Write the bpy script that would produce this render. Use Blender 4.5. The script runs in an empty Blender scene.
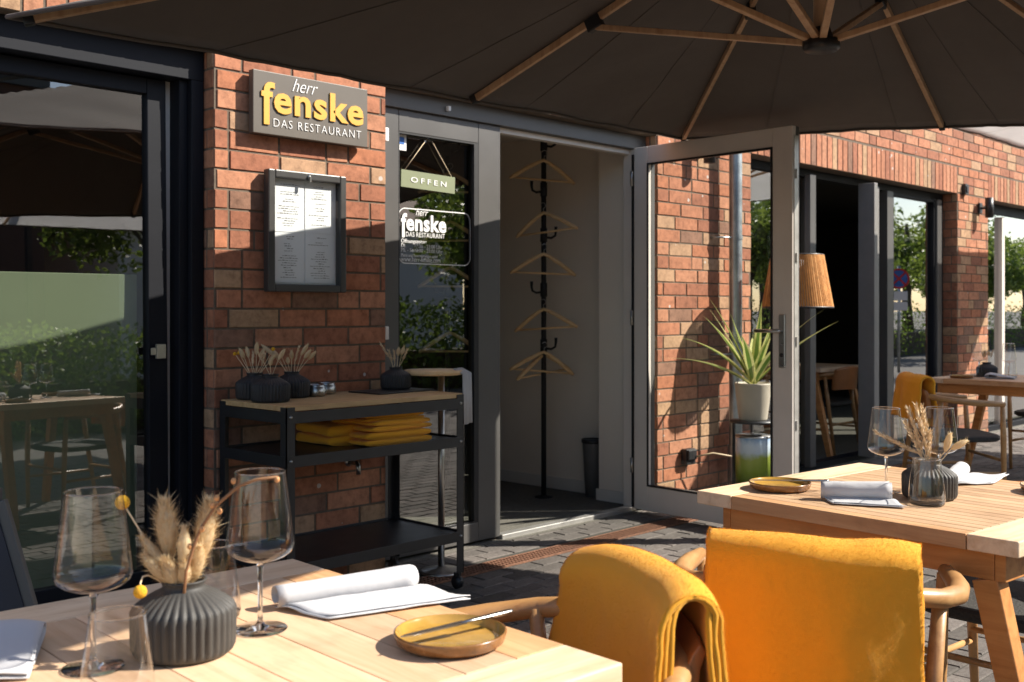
import bpy, math, random
from mathutils import Vector, Matrix, noise
random.seed(7)
R = math.radians
scene = bpy.context.scene
COL = scene.collection

# ------------------------------------------------------------------ camera
cam_data = bpy.data.cameras.new("camera")
cam = bpy.data.objects.new("camera", cam_data)
COL.objects.link(cam)
cam.location = (0, 0, 1.247)
cam.rotation_euler = (R(90), 0, R(-46.0))
cam_data.lens = 37.97
cam_data.sensor_width = 36
cam_data.shift_y = -0.031
cam_data.clip_start = 0.02
cam_data.clip_end = 3000
cam_data.dof.use_dof = True
cam_data.dof.focus_distance = 2.9
cam_data.dof.aperture_fstop = 7.0
scene.camera = cam
# ------------------------------------------------------------------ light
SUN = Vector((1.1, -1.0, 1.2)).normalized()          # direction towards the sun
world = bpy.data.worlds.new("World")
scene.world = world
world.use_nodes = True
wn = world.node_tree
for n in list(wn.nodes): wn.nodes.remove(n)
out = wn.nodes.new('ShaderNodeOutputWorld')
bg = wn.nodes.new('ShaderNodeBackground')
sky = wn.nodes.new('ShaderNodeTexSky')
sky.sky_type = 'NISHITA'
sky.sun_disc = False
sky.sun_elevation = math.asin(SUN.z)
sky.sun_rotation = math.atan2(SUN.x, SUN.y)
sky.air_density = 1.0
sky.dust_density = 0.7
bg.inputs['Strength'].default_value = 0.098
wn.links.new(sky.outputs[0], bg.inputs[0])
wn.links.new(bg.outputs[0], out.inputs[0])
sl = bpy.data.lights.new("sun", 'SUN')
sl.energy = 5.0
sl.angle = R(0.53)
sl.color = (1.0, 0.93, 0.82)
so = bpy.data.objects.new("sun", sl)
COL.objects.link(so)
so.rotation_euler = SUN.to_track_quat('Z', 'Y').to_euler()
so.location = (6, -6, 8)
vs = scene.view_settings
vs.view_transform = 'Standard'; vs.look = 'None'; vs.gamma = 1; vs.exposure = 1.0
vs.use_curve_mapping = False
scene.cycles.transparent_max_bounces = 24
scene.cycles.max_bounces = 12
scene.cycles.diffuse_bounces = 7

# ------------------------------------------------------------------ helpers
class MB:
    def __init__(s): s.v = []; s.f = []; s.r = []; s.m = []; s.sm = []
    def add(s, vs, fs, smooth=False, r=None, mi=0, M=None):
        b = len(s.v)
        if M is not None: vs = [M @ Vector(p) for p in vs]
        s.v += [tuple(p) for p in vs]
        r = random.random() if r is None else r
        for f in fs:
            s.f.append(tuple(i + b for i in f)); s.r.append(r); s.m.append(mi); s.sm.append(smooth)
        return s
    def box(s, x0, x1, y0, y1, z0, z1, r=None, mi=0, M=None):
        v = [(x0,y0,z0),(x1,y0,z0),(x1,y1,z0),(x0,y1,z0),(x0,y0,z1),(x1,y0,z1),(x1,y1,z1),(x0,y1,z1)]
        return s.add(v, [(0,3,2,1),(4,5,6,7),(0,1,5,4),(1,2,6,5),(2,3,7,6),(3,0,4,7)], False, r, mi, M)
    def bar(s, p, q, w, h, up=(0,0,1), r=None, mi=0, w2=None, h2=None):
        p = Vector(p); q = Vector(q); d = (q - p).normalized(); u = Vector(up)
        a = d.cross(u)
        if a.length < 1e-4: a = d.cross(Vector((1,0,0)))
        a.normalize(); c = a.cross(d).normalized()
        w2 = w2 or w; h2 = h2 or h
        vs = []
        for o, ww, hh in ((p, w, h), (q, w2, h2)):
            for sa, sc in ((-1,-1),(1,-1),(1,1),(-1,1)):
                vs.append(o + a*sa*ww/2 + c*sc*hh/2)
        return s.add(vs, [(0,1,2,3),(7,6,5,4),(0,4,5,1),(1,5,6,2),(2,6,7,3),(3,7,4,0)], False, r, mi)
    def tube(s, pts, rad, n=10, caps=True, mi=0, sq=1.0, M=None, closed=False):
        pts = [Vector(p) for p in pts]
        if not isinstance(rad, (list, tuple)): rad = [rad]*len(pts)
        vs = []; fs = []
        L = len(pts); prev = None
        for i, p in enumerate(pts):
            if closed: t = pts[(i+1)%L] - pts[i-1]
            elif i == 0: t = pts[1]-p
            elif i == L-1: t = p-pts[-2]
            else: t = pts[i+1]-pts[i-1]
            t.normalize()
            if prev is None:
                a = t.cross(Vector((0,0,1)))
                if a.length < .05: a = t.cross(Vector((1,0,0)))
            else: a = prev - t*prev.dot(t)
            a.normalize(); prev = a; b = t.cross(a)
            for k in range(n):
                w = 2*math.pi*k/n
                vs.append(p + (a*math.cos(w) + b*math.sin(w)*sq)*rad[i])
        for i in range(L if closed else L-1):
            j = (i+1) % L
            for k in range(n):
                fs.append((i*n+k, i*n+(k+1)%n, j*n+(k+1)%n, j*n+k))
        if caps and not closed:
            fs.append(tuple(range(n))[::-1]); fs.append(tuple((L-1)*n+k for k in range(n)))
        return s.add(vs, fs, True, None, mi, M)
    def lathe(s, prof, n=32, c=(0,0,0), M=None, mi=0, flute=0, amp=0, fr=None, smooth=True):
        vs = []; fs = []
        for j, (r, z) in enumerate(prof):
            for k in range(n):
                w = 2*math.pi*k/n
                rr = r
                if flute and (fr is None or fr[0] <= z <= fr[1]): rr = r*(1+amp*(abs(math.cos(w*flute/2))*2-1))
                vs.append((c[0]+rr*math.cos(w), c[1]+rr*math.sin(w), c[2]+z))
        for j in range(len(prof)-1):
            for k in range(n):
                fs.append((j*n+k, j*n+(k+1)%n, (j+1)*n+(k+1)%n, (j+1)*n+k))
        return s.add(vs, fs, smooth, None, mi, M)
    def ball(s, c, r, n=10, sz=1, mi=0, M=None):
        prof = [(r*math.sin(math.pi*i/n)+1e-5, -r*sz*math.cos(math.pi*i/n)) for i in range(n+1)]
        return s.lathe(prof, n*2, c, M, mi)
    def build(s, name, mats, parent=None, bevel=0, solid=0, sub=0, loc=None):
        me = bpy.data.meshes.new(name)
        me.from_pydata(s.v, [], s.f)
        at = me.attributes.new('rnd', 'FLOAT', 'FACE')
        at.data.foreach_set('value', s.r)
        me.polygons.foreach_set('use_smooth', s.sm)
        if not isinstance(mats, (list, tuple)): mats = [mats]
        for m in mats: me.materials.append(m)
        me.polygons.foreach_set('material_index', s.m)
        me.update()
        o = bpy.data.objects.new(name, me)
        COL.objects.link(o)
        if parent is not None: o.parent = parent
        if loc: o.location = loc
        if solid:
            m = o.modifiers.new('solid', 'SOLIDIFY'); m.thickness = solid; m.offset = 0
        if sub:
            m = o.modifiers.new('sub', 'SUBSURF'); m.levels = sub; m.render_levels = sub
        if bevel:
            m = o.modifiers.new('bevel', 'BEVEL'); m.width = bevel; m.segments = 2; m.limit_method = 'ANGLE'; m.angle_limit = R(40)
        return o

def tag(o, label=None, cat=None, group=None, kind=None):
    if label: o['label'] = label
    if cat: o['category'] = cat
    if group: o['group'] = group
    if kind: o['kind'] = kind
    return o
def empty(name, loc=(0,0,0), rz=0, label=None, cat=None, group=None):
    o = bpy.data.objects.new(name, None)
    COL.objects.link(o); o.location = loc; o.rotation_euler = (0,0,rz); o.empty_display_size = .05
    return tag(o, label, cat, group)
def dup(o, loc=None, rz=None, label=None, group=None, parent=None):
    c = o.copy(); COL.objects.link(c)
    if parent is not None: c.parent = parent
    for ch in [x for x in bpy.data.objects if x.parent == o]: dup(ch, parent=c)
    if loc: c.location = loc
    if rz is not None: c.rotation_euler = (0,0,rz)
    if label: c['label'] = label
    if group: c['group'] = group
    return c

# ------------------------------------------------------------------ materials
def newmat(name):
    m = bpy.data.materials.new(name); m.use_nodes = True
    nt = m.node_tree
    for n in list(nt.nodes): nt.nodes.remove(n)
    o = nt.nodes.new('ShaderNodeOutputMaterial')
    p = nt.nodes.new('ShaderNodeBsdfPrincipled')
    nt.links.new(p.outputs[0], o.inputs[0])
    return m, nt, p, o
def nd(nt, t, **kw):
    n = nt.nodes.new(t)
    for k, v in kw.items(): setattr(n, k, v)
    return n
def ramp(nt, stops, interp='LINEAR'):
    r = nt.nodes.new('ShaderNodeValToRGB'); e = r.color_ramp.elements
    r.color_ramp.interpolation = interp
    e[0].position = stops[0][0]; e[0].color = (*stops[0][1], 1)
    e[1].position = stops[1][0]; e[1].color = (*stops[1][1], 1)
    for p, c in stops[2:]:
        x = e.new(p); x.color = (*c, 1)
    return r
def noise_n(nt, scale, detail=4, rough=.6, vec=None, sc=None, coord='Object'):
    n = nd(nt, 'ShaderNodeTexNoise'); n.inputs['Scale'].default_value = scale
    n.inputs['Detail'].default_value = detail; n.inputs['Roughness'].default_value = rough
    tc = nd(nt, 'ShaderNodeTexCoord')
    src = tc.outputs[coord]
    if sc:
        mp = nd(nt, 'ShaderNodeMapping'); mp.inputs['Scale'].default_value = sc
        nt.links.new(src, mp.inputs[0]); src = mp.outputs[0]
    nt.links.new(src, n.inputs['Vector'])
    return n
def bump(nt, p, src, strength=.3, dist=.002):
    b = nd(nt, 'ShaderNodeBump'); b.inputs['Strength'].default_value = strength; b.inputs['Distance'].default_value = dist
    nt.links.new(src, b.inputs['Height']); nt.links.new(b.outputs[0], p.inputs['Normal'])
def mixc(nt, a, b, f, mode='MIX'):
    m = nd(nt, 'ShaderNodeMix', data_type='RGBA', blend_type=mode)
    for sock, val in ((m.inputs[6], a), (m.inputs[7], b)):
        if isinstance(val, tuple): sock.default_value = (*val, 1)
        else: nt.links.new(val, sock)
    if isinstance(f, (int, float)): m.inputs[0].default_value = f
    else: nt.links.new(f, m.inputs[0])
    return m.outputs[2]
def plain(name, col, rough=.5, metal=0, var=.15, vscale=12, bmp=.1, bscale=60, bd=.001, spec=.5, sheen=0, coat=0):
    m, nt, p, o = newmat(name)
    n = noise_n(nt, vscale, 5)
    d = tuple(c*(1-var) for c in col); l = tuple(min(1, c*(1+var)) for c in col)
    r = ramp(nt, [(.3, d), (.7, l)])
    nt.links.new(n.outputs[0], r.inputs[0]); nt.links.new(r.outputs[0], p.inputs['Base Color'])
    p.inputs['Roughness'].default_value = rough; p.inputs['Metallic'].default_value = metal
    p.inputs['Specular IOR Level'].default_value = spec
    rr = nd(nt, 'ShaderNodeMapRange'); rr.inputs['To Min'].default_value = max(.02, rough-.08); rr.inputs['To Max'].default_value = min(1, rough+.08)
    nt.links.new(n.outputs[0], rr.inputs[0]); nt.links.new(rr.outputs[0], p.inputs['Roughness'])
    if sheen: p.inputs['Sheen Weight'].default_value = sheen; p.inputs['Sheen Roughness'].default_value = .4
    if coat: p.inputs['Coat Weight'].default_value = coat
    if bmp:
        n2 = noise_n(nt, bscale, 4); bump(nt, p, n2.outputs[0], bmp, bd)
    return m
def wood(name, a, b, dark, axis='Y', scale=1.0, rough=.5, var=.5, knots=True):
    m, nt, p, o = newmat(name)
    k = {'X': (1.2, 14, 14), 'Y': (14, 1.2, 14), 'Z': (14, 14, 1.2)}[axis]
    at = nd(nt, 'ShaderNodeAttribute'); at.attribute_name = 'rnd'
    tc = nd(nt, 'ShaderNodeTexCoord')
    mp = nd(nt, 'ShaderNodeMapping'); mp.inputs['Scale'].default_value = tuple(x*scale for x in k)
    nt.links.new(tc.outputs['Object'], mp.inputs[0])
    sh = nd(nt, 'ShaderNodeVectorMath', operation='SCALE'); sh.inputs[0].default_value = (37, 19, 23)
    nt.links.new(at.outputs['Fac'], sh.inputs['Scale'])
    ad = nd(nt, 'ShaderNodeVectorMath', operation='ADD')
    nt.links.new(mp.outputs[0], ad.inputs[0]); nt.links.new(sh.outputs[0], ad.inputs[1])
    n = nd(nt, 'ShaderNodeTexNoise'); n.inputs['Scale'].default_value = 2.2; n.inputs['Detail'].default_value = 6; n.inputs['Roughness'].default_value = .65; n.inputs['Distortion'].default_value = .6
    nt.links.new(ad.outputs[0], n.inputs['Vector'])
    r = ramp(nt, [(.28, dark), (.42, a), (.62, b), (.8, a)])
    nt.links.new(n.outputs[0], r.inputs[0])
    hs = nd(nt, 'ShaderNodeHueSaturation')
    mr = nd(nt, 'ShaderNodeMapRange'); mr.inputs['To Min'].default_value = 1-var/2; mr.inputs['To Max'].default_value = 1+var/2
    nt.links.new(at.outputs['Fac'], mr.inputs[0]); nt.links.new(mr.outputs[0], hs.inputs['Value'])
    nt.links.new(r.outputs[0], hs.inputs['Color'])
    nw = noise_n(nt, 5.5, 6, .62); rw = ramp(nt, [(.30,(.74,.73,.72)),(.46,(1,1,1)),(.75,(1.04,1.03,1.02))]); nt.links.new(nw.outputs[0], rw.inputs[0])
    cw = mixc(nt, hs.outputs[0], rw.outputs[0], .8, 'MULTIPLY')
    nt.links.new(cw, p.inputs['Base Color'])
    p.inputs['Roughness'].default_value = rough
    n2 = nd(nt, 'ShaderNodeTexNoise'); n2.inputs['Scale'].default_value = 9; n2.inputs['Detail'].default_value = 3
    nt.links.new(ad.outputs[0], n2.inputs['Vector'])
    bump(nt, p, n2.outputs[0], .25, .001)
    return m
def attr_mat(name, stops, rough=.9, var_scale=25, bmp=.6, bd=.003, spots=0, interp='CONSTANT', big=0.0, bscale=70):
    m, nt, p, o = newmat(name)
    at = nd(nt, 'ShaderNodeAttribute'); at.attribute_name = 'rnd'
    r = ramp(nt, stops, interp); nt.links.new(at.outputs['Fac'], r.inputs[0])
    n = noise_n(nt, var_scale, 6, .7)
    r2 = ramp(nt, [(.28, (.55,.53,.53)), (.5,(.95,.95,.96)), (.75, (1.2,1.2,1.2))]); nt.links.new(n.outputs[0], r2.inputs[0])
    c = mixc(nt, r.outputs[0], r2.outputs[0], 1.0, 'MULTIPLY')
    n4 = noise_n(nt, 4, 5, .65)
    r4 = ramp(nt, [(.35, (.8,.8,.8)), (.65, (1.15,1.15,1.15))]); nt.links.new(n4.outputs[0], r4.inputs[0])
    c = mixc(nt, c, r4.outputs[0], .8, 'MULTIPLY')
    if spots:
        vo = nd(nt, 'ShaderNodeTexVoronoi'); vo.inputs['Scale'].default_value = 11
        tc = nd(nt, 'ShaderNodeTexCoord'); nt.links.new(tc.outputs['Object'], vo.inputs['Vector'])
        n5 = noise_n(nt, 3.0, 3)
        th = nd(nt, 'ShaderNodeMapRange'); th.inputs['From Min'].default_value = .50; th.inputs['From Max'].default_value = .62
        th.inputs['To Min'].default_value = 0.0; th.inputs['To Max'].default_value = .15
        nt.links.new(n5.outputs[0], th.inputs[0])
        lt = nd(nt, 'ShaderNodeMath', operation='LESS_THAN'); nt.links.new(vo.outputs['Distance'], lt.inputs[0]); nt.links.new(th.outputs[0], lt.inputs[1])
        ml = nd(nt, 'ShaderNodeMath', operation='MULTIPLY'); ml.inputs[1].default_value = spots; nt.links.new(lt.outputs[0], ml.inputs[0])
        c = mixc(nt, c, (.55,.5,.46), ml.outputs[0])
    nt.links.new(c, p.inputs['Base Color']); p.inputs['Roughness'].default_value = rough
    p.inputs['Specular IOR Level'].default_value = .3
    n3 = noise_n(nt, bscale, 6, .7); bump(nt, p, n3.outputs[0], bmp, bd)
    return m
def thin_glass(name, ior=1.5, tint=(1,1,1), rough=0.0, boost=1.0, wavy=0):
    m = bpy.data.materials.new(name); m.use_nodes = True; nt = m.node_tree
    for n in list(nt.nodes): nt.nodes.remove(n)
    o = nd(nt, 'ShaderNodeOutputMaterial'); t = nd(nt, 'ShaderNodeBsdfTransparent'); t.inputs[0].default_value = (*tint, 1)
    g = nd(nt, 'ShaderNodeBsdfGlossy'); g.inputs['Roughness'].default_value = rough
    f = nd(nt, 'ShaderNodeFresnel'); f.inputs['IOR'].default_value = ior
    ge = nd(nt, 'ShaderNodeNewGeometry')
    # a sheet has no inside: use the same fresnel on both faces
    bk = nd(nt, 'ShaderNodeMix', data_type='FLOAT'); bk.inputs[2].default_value = ior; bk.inputs[3].default_value = 1/ior
    nt.links.new(ge.outputs['Backfacing'], bk.inputs[0]); nt.links.new(bk.outputs[0], f.inputs['IOR'])
    mu = nd(nt, 'ShaderNodeMath', operation='MULTIPLY'); mu.inputs[1].default_value = boost; mu.use_clamp = True
    nt.links.new(f.outputs[0], mu.inputs[0])
    mx = nd(nt, 'ShaderNodeMixShader')
    nt.links.new(mu.outputs[0], mx.inputs[0]); nt.links.new(t.outputs[0], mx.inputs[1]); nt.links.new(g.outputs[0], mx.inputs[2])
    nt.links.new(mx.outputs[0], o.inputs[0])
    if wavy:
        n = noise_n(nt, 1.3, 2); b = nd(nt, 'ShaderNodeBump'); b.inputs['Strength'].default_value = wavy; b.inputs['Distance'].default_value = .01
        nt.links.new(n.outputs[0], b.inputs['Height']); nt.links.new(b.outputs[0], g.inputs['Normal'])
    return m
def leafmat(name, a, b, trans=.35):
    m, nt, p, o = newmat(name)
    at = nd(nt, 'ShaderNodeAttribute'); at.attribute_name = 'rnd'
    r = ramp(nt, [(0, a), (1, b)]); nt.links.new(at.outputs['Fac'], r.inputs[0])
    nt.links.new(r.outputs[0], p.inputs['Base Color']); p.inputs['Roughness'].default_value = .45
    t = nd(nt, 'ShaderNodeBsdfTranslucent'); nt.links.new(r.outputs[0], t.inputs[0])
    mx = nd(nt, 'ShaderNodeMixShader'); mx.inputs[0].default_value = trans
    nt.links.new(p.outputs[0], mx.inputs[1]); nt.links.new(t.outputs[0], mx.inputs[2]); nt.links.new(mx.outputs[0], o.inputs[0])
    return m
def cloth(name, col, weave=900, trans=0.0, rough=.9, sheen=.3, var=.12, fuzz=0.25, wr=0.0):
    m, nt, p, o = newmat(name)
    n = noise_n(nt, 9, 5, .6)
    r = ramp(nt, [(.3, tuple(c*(1-var) for c in col)), (.7, tuple(min(1, c*(1+var)) for c in col))])
    nt.links.new(n.outputs[0], r.inputs[0]); nt.links.new(r.outputs[0], p.inputs['Base Color'])
    p.inputs['Roughness'].default_value = rough; p.inputs['Sheen Weight'].default_value = sheen
    n2 = noise_n(nt, weave, 3, .8); bump(nt, p, n2.outputs[0], fuzz, .002)
    if wr:
        n3 = noise_n(nt, 11, 3, .5); b0 = nd(nt, 'ShaderNodeBump'); b0.inputs['Strength'].default_value = wr; b0.inputs['Distance'].default_value = .03
        nt.links.new(n3.outputs[0], b0.inputs['Height'])
        b1 = [x for x in nt.nodes if x.type == 'BUMP' and x != b0][0]
        nt.links.new(b0.outputs[0], b1.inputs['Normal'])
    if trans:
        t = nd(nt, 'ShaderNodeBsdfTranslucent'); nt.links.new(r.outputs[0], t.inputs[0])
        mx = nd(nt, 'ShaderNodeMixShader'); mx.inputs[0].default_value = trans
        nt.links.new(p.outputs[0], mx.inputs[1]); nt.links.new(t.outputs[0], mx.inputs[2]); nt.links.new(mx.outputs[0], o.inputs[0])
    return m

M = {}
M['brick'] = attr_mat('brick', [(0,(.43,.18,.10)),(.18,(.35,.14,.08)),(.30,(.48,.22,.125)),(.42,(.44,.27,.155)),(.52,(.45,.19,.105)),(.66,(.27,.145,.095)),(.74,(.42,.165,.085)),(.84,(.32,.13,.075)),(.92,(.45,.27,.16))], spots=.85)
M['mortar'] = plain('mortar', (.14,.105,.075), .95, var=.25, vscale=30, bmp=.6, bscale=150, bd=.002)
M['paver'] = attr_mat('paver', [(0,(.10,.09,.08)),(.5,(.135,.12,.108)),(1,(.17,.15,.135))], rough=.9, interp='LINEAR', bmp=.8, bscale=120, var_scale=60)
M['joint'] = plain('joint', (.06,.055,.045), .95, var=.3, vscale=40, bmp=.8, bscale=200, bd=.003)
M['anthracite'] = plain('anthracite', (.088,.084,.080), .42, var=.08, vscale=3, bmp=.08, bscale=500)
M['navy_frame'] = plain('navy_frame', (.009,.010,.014), .55, var=.1, vscale=3, bmp=.05, bscale=400)
M['frame_light'] = plain('frame_light', (.72,.66,.59), .45, var=.06, vscale=3, bmp=.05, bscale=400)
M['navy_frame'].node_tree.nodes['Principled BSDF'].inputs['Specular IOR Level'].default_value = .2
M['case_frame'] = plain('case_frame', (.045,.043,.041), .4, var=.08, bmp=.05)
M['sash_grey'] = plain('sash_grey', (.21,.20,.19), .45, var=.06, bmp=.05)
M['rubber'] = plain('rubber', (.012,.012,.013), .6)
M['black_metal'] = plain('black_metal', (.018,.018,.02), .42, var=.2, bmp=.12, bscale=600)
M['black_matt'] = plain('black_matt', (.012,.012,.014), .7)
M['steel'] = plain('steel', (.45,.44,.42), .3, 1, var=.08)
M['zinc'] = plain('zinc', (.42,.45,.46), .42, .9, var=.3, vscale=9, bmp=.1)
M['canopy'] = cloth('canopy', (.100,.084,.073), 700, trans=.05, fuzz=.15, sheen=.1, var=.06)
M['canopy_light'] = cloth('canopy_light', (.86,.85,.84), 700, trans=.65, fuzz=.15, sheen=.05, var=.03)
M['rib_wood'] = wood('rib_wood', (.47,.29,.165), (.55,.36,.21), (.36,.2,.1), 'Z', 1, .45, .2)
M['teak'] = wood('teak', (.60,.39,.235), (.69,.48,.31), (.46,.27,.15), 'Y', 1, .5, .3)
M['teak_mid'] = wood('teak_mid', (.53,.29,.14), (.62,.37,.19), (.40,.20,.09), 'Y', 1, .5, .2)
M['teak_slat'] = wood('teak_slat', (.50,.315,.18), (.60,.40,.24), (.38,.22,.12), 'Y', 1, .5, .2)
M['teak_x'] = wood('teak_x', (.70,.50,.32), (.80,.61,.42), (.56,.37,.21), 'X', 1, .5, .12)
M['teak_dark'] = wood('teak_dark', (.52,.21,.06), (.62,.28,.09), (.38,.14,.04), 'Y', 1, .45, .2)
M['chair_wood'] = wood('chair_wood', (.42,.215,.08), (.52,.29,.115), (.30,.135,.045), 'Y', .8, .38, .25)
M['bench_top'] = wood('bench_top', (.52,.34,.16), (.60,.41,.21), (.42,.25,.11), 'X', 1, .5, .25)
M['hanger'] = wood('hanger', (.78,.52,.26), (.84,.60,.33), (.62,.38,.18), 'X', 2, .4, .2)
M['mustard'] = cloth('mustard', (.86,.385,.015), 1100, sheen=.12, fuzz=.8, var=.02, wr=.14)
M['mustard_edge'] = cloth('mustard_edge', (.75,.26,.015), 800, sheen=.3, fuzz=.6)
M['white_cloth'] = cloth('white_cloth', (.54,.54,.555), 700, trans=.12, sheen=.1, fuzz=.2, var=.02, wr=.2)
M['paper'] = plain('paper', (.82,.82,.84), .6, var=.02, bmp=.02)
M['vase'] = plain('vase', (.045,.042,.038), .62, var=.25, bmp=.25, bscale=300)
M['vase_shade'] = plain('vase_shaded', (.02,.02,.022), .55, var=.2, bmp=.2, bscale=300)  # darker copy of vase, shade put into the colour for vases out of the sun
M['glaze'] = plain('glaze', (.42,.24,.05), .16, var=.2, vscale=30, bmp=.05, coat=.5)
M['glaze_rim'] = plain('glaze_rim', (.22,.10,.03), .25, var=.35, vscale=50, coat=.3)
M['glassware'] = thin_glass('glassware', 1.52, (.985,.985,.985), 0, 1.7)
M['pane'] = thin_glass('pane', 1.62, (.72,.76,.72), 0, 4.0, wavy=.03)
M['clear_pane'] = thin_glass('clear_pane', 1.45, (.93,.95,.94), 0, 1.0)
m, nt, p, o = newmat('solid_glass'); p.inputs['Transmission Weight'].default_value = 1; p.inputs['Roughness'].default_value = 0.0; p.inputs['IOR'].default_value = 1.48; M['solid_glass'] = m
M['beige_grass'] = plain('dried_grass', (.74,.58,.37), .85, var=.2, vscale=60, bmp=0, sheen=.3)
M['tail'] = leafmat('bunny_tail', (.66,.48,.25), (.90,.77,.53), .4)
M['yellow'] = plain('billy_button', (.82,.40,.015), .8, var=.35, vscale=400, bmp=1, bscale=500, bd=.003)
M['twig'] = plain('twig', (.30,.15,.07), .8, var=.3)
M['berry'] = plain('berry', (.62,.30,.12), .5)
M['wall_white'] = plain('wall_white', (.86,.77,.66), .85, var=.04, vscale=2, bmp=.15, bscale=200)
M['trim_white'] = plain('trim_white', (.70,.66,.60), .6, var=.03)
M['dark_room'] = plain('dark_room', (.05,.043,.038), .85, var=.2, vscale=2)  # dimness of the rooms put into a dark wall colour
M['mat_floor'] = plain('mat_floor', (.14,.13,.11), .95, var=.25, vscale=50, bmp=.8, bscale=300, bd=.003)
M['pale_green'] = plain('pale_green', (.30,.345,.235), .8, var=.04, vscale=3)
M['sign_face'] = plain('sign_face', (.105,.088,.07), .5, var=.06, vscale=5, bmp=.05)
M['sign_yellow'] = plain('sign_yellow', (.70,.37,.05), .5, var=.03)
M['white_paint'] = plain('white_paint', (.85,.84,.82), .5, var=.02, bmp=0)
M['ink'] = plain('ink', (.22,.21,.21), .7, bmp=0)
M['ink_orange'] = plain('ink_orange', (.7,.3,.06), .7, bmp=0)
M['olive'] = plain('olive_board', (.21,.235,.135), .7, var=.05)
M['blue'] = plain('blue_print', (.03,.14,.45), .5, bmp=0)
M['rust'] = plain('rust', (.20,.095,.055), .8, var=.4, vscale=60, bmp=.5)
M['pot'] = plain('stone_pot', (.50,.44,.35), .6, var=.08, vscale=6)
M['leaf_var'] = None
M['rope'] = attr_mat('rope', [(0,(.42,.18,.05)),(.5,(.55,.25,.08)),(1,(.66,.33,.12))], interp='LINEAR', bmp=.3)
M['hedge'] = leafmat('hedge_leaf', (.06,.11,.015), (.26,.36,.06), .5)
M['tree'] = leafmat('tree_leaf', (.06,.11,.015), (.26,.33,.06), .5)
M['bark'] = plain('bark', (.10,.075,.05), .9, bmp=.8, bscale=40, bd=.01)
M['brown_build'] = plain('brown_render', (.11,.055,.04), .85, var=.1, vscale=2)
M['cord_weave'] = plain('cord_weave', (.035,.033,.03), .8, var=.5, vscale=120, bmp=1, bscale=140, bd=.004)
M['bin'] = plain('bin_grey', (.14,.14,.14), .5)
M['leather'] = plain('leather', (.38,.15,.05), .45, var=.15)
M['red'] = plain('red_print', (.6,.02,.02), .5, bmp=0)
M['hose'] = plain('hose', (.55,.42,.25), .5)
M['board_black'] = plain('board_black', (.016,.019,.032), .55, var=.15)
M['asphalt'] = plain('ground', (.12,.11,.10), .95, var=.2, vscale=1.5, bmp=.6, bscale=80, bd=.004)
M['sill'] = plain('alu_sill', (.55,.53,.50), .35, .6)
# striped leaf (pale edges) for the potted plant
m, nt, p, o = newmat('striped_leaf')
at = nd(nt, 'ShaderNodeAttribute'); at.attribute_name = 'rnd'
r_ = ramp(nt, [(0, (.10,.19,.03)), (.49, (.16,.27,.05)), (.5, (.62,.62,.22)), (1, (.70,.70,.30))]); nt.links.new(at.outputs['Fac'], r_.inputs[0])
nt.links.new(r_.outputs[0], p.inputs['Base Color']); p.inputs['Roughness'].default_value = .35
t_ = nd(nt, 'ShaderNodeBsdfTranslucent'); nt.links.new(r_.outputs[0], t_.inputs[0]); mx_ = nd(nt, 'ShaderNodeMixShader'); mx_.inputs[0].default_value = .25
nt.links.new(p.outputs[0], mx_.inputs[1]); nt.links.new(t_.outputs[0], mx_.inputs[2]); nt.links.new(mx_.outputs[0], o.inputs[0])
M['leaf_var'] = m
# landscape print on a tin: sky, clouds, hills by height
m, nt, p, o = newmat('landscape_print')
tc = nd(nt, 'ShaderNodeTexCoord'); sp = nd(nt, 'ShaderNodeSeparateXYZ'); nt.links.new(tc.outputs['Object'], sp.inputs[0])
nn = noise_n(nt, 9, 5); ma = nd(nt, 'ShaderNodeMath', operation='MULTIPLY_ADD'); ma.inputs[1].default_value = .12
nt.links.new(nn.outputs[0], ma.inputs[0]); nt.links.new(sp.outputs[2], ma.inputs[2])
rr_ = ramp(nt, [(.0, (.10,.16,.03)), (.14, (.28,.38,.05)), (.22, (.35,.42,.08)), (.26, (.55,.65,.75)), (.30, (.62,.72,.82)), (.36, (.05,.22,.50))]); nt.links.new(ma.outputs[0], rr_.inputs[0])
nt.links.new(rr_.outputs[0], p.inputs['Base Color']); p.inputs['Roughness'].default_value = .25
M['landscape'] = m

def text_obj(txt, size, mat, parent, name='lettering', loc=(0,0,0), extrude=.001, offset=0, shear=0, sx=1.0, space=1.0, align='LEFT', rot=(R(90),0,0), fit=None, tail=None):
    c = bpy.data.curves.new('tmp_text', 'FONT'); c.body = txt; c.size = size; c.extrude = extrude; c.offset = offset; c.shear = shear
    c.space_character = space; c.align_x = align; c.resolution_u = 3
    t = bpy.data.objects.new('tmp_text', c); COL.objects.link(t)
    bpy.context.view_layer.update()
    dg = bpy.context.evaluated_depsgraph_get()
    me = bpy.data.meshes.new_from_object(t.evaluated_get(dg))
    bpy.data.objects.remove(t); bpy.data.curves.remove(c)
    me.name = name
    if fit:
        xs = [v.co.x for v in me.vertices]; k = fit/(max(xs)-min(xs)); x0 = min(xs)
        for v in me.vertices: v.co.x = (v.co.x-x0)*k
        if tail:      # the long f: its foot is drawn down below the line
            foot = [v for v in me.vertices if v.co.x < fit*.13 and v.co.y < size*.02]
            for v in foot: v.co.y -= tail
    from mathutils import Euler
    me.transform(Matrix.Translation(loc) @ Euler(rot).to_matrix().to_4x4() @ Matrix.Diagonal((sx,1,1,1)))
    me.materials.clear(); me.materials.append(mat)
    o = bpy.data.objects.new(name, me); COL.objects.link(o)
    if parent is not None: o.parent = parent
    return o

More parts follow.
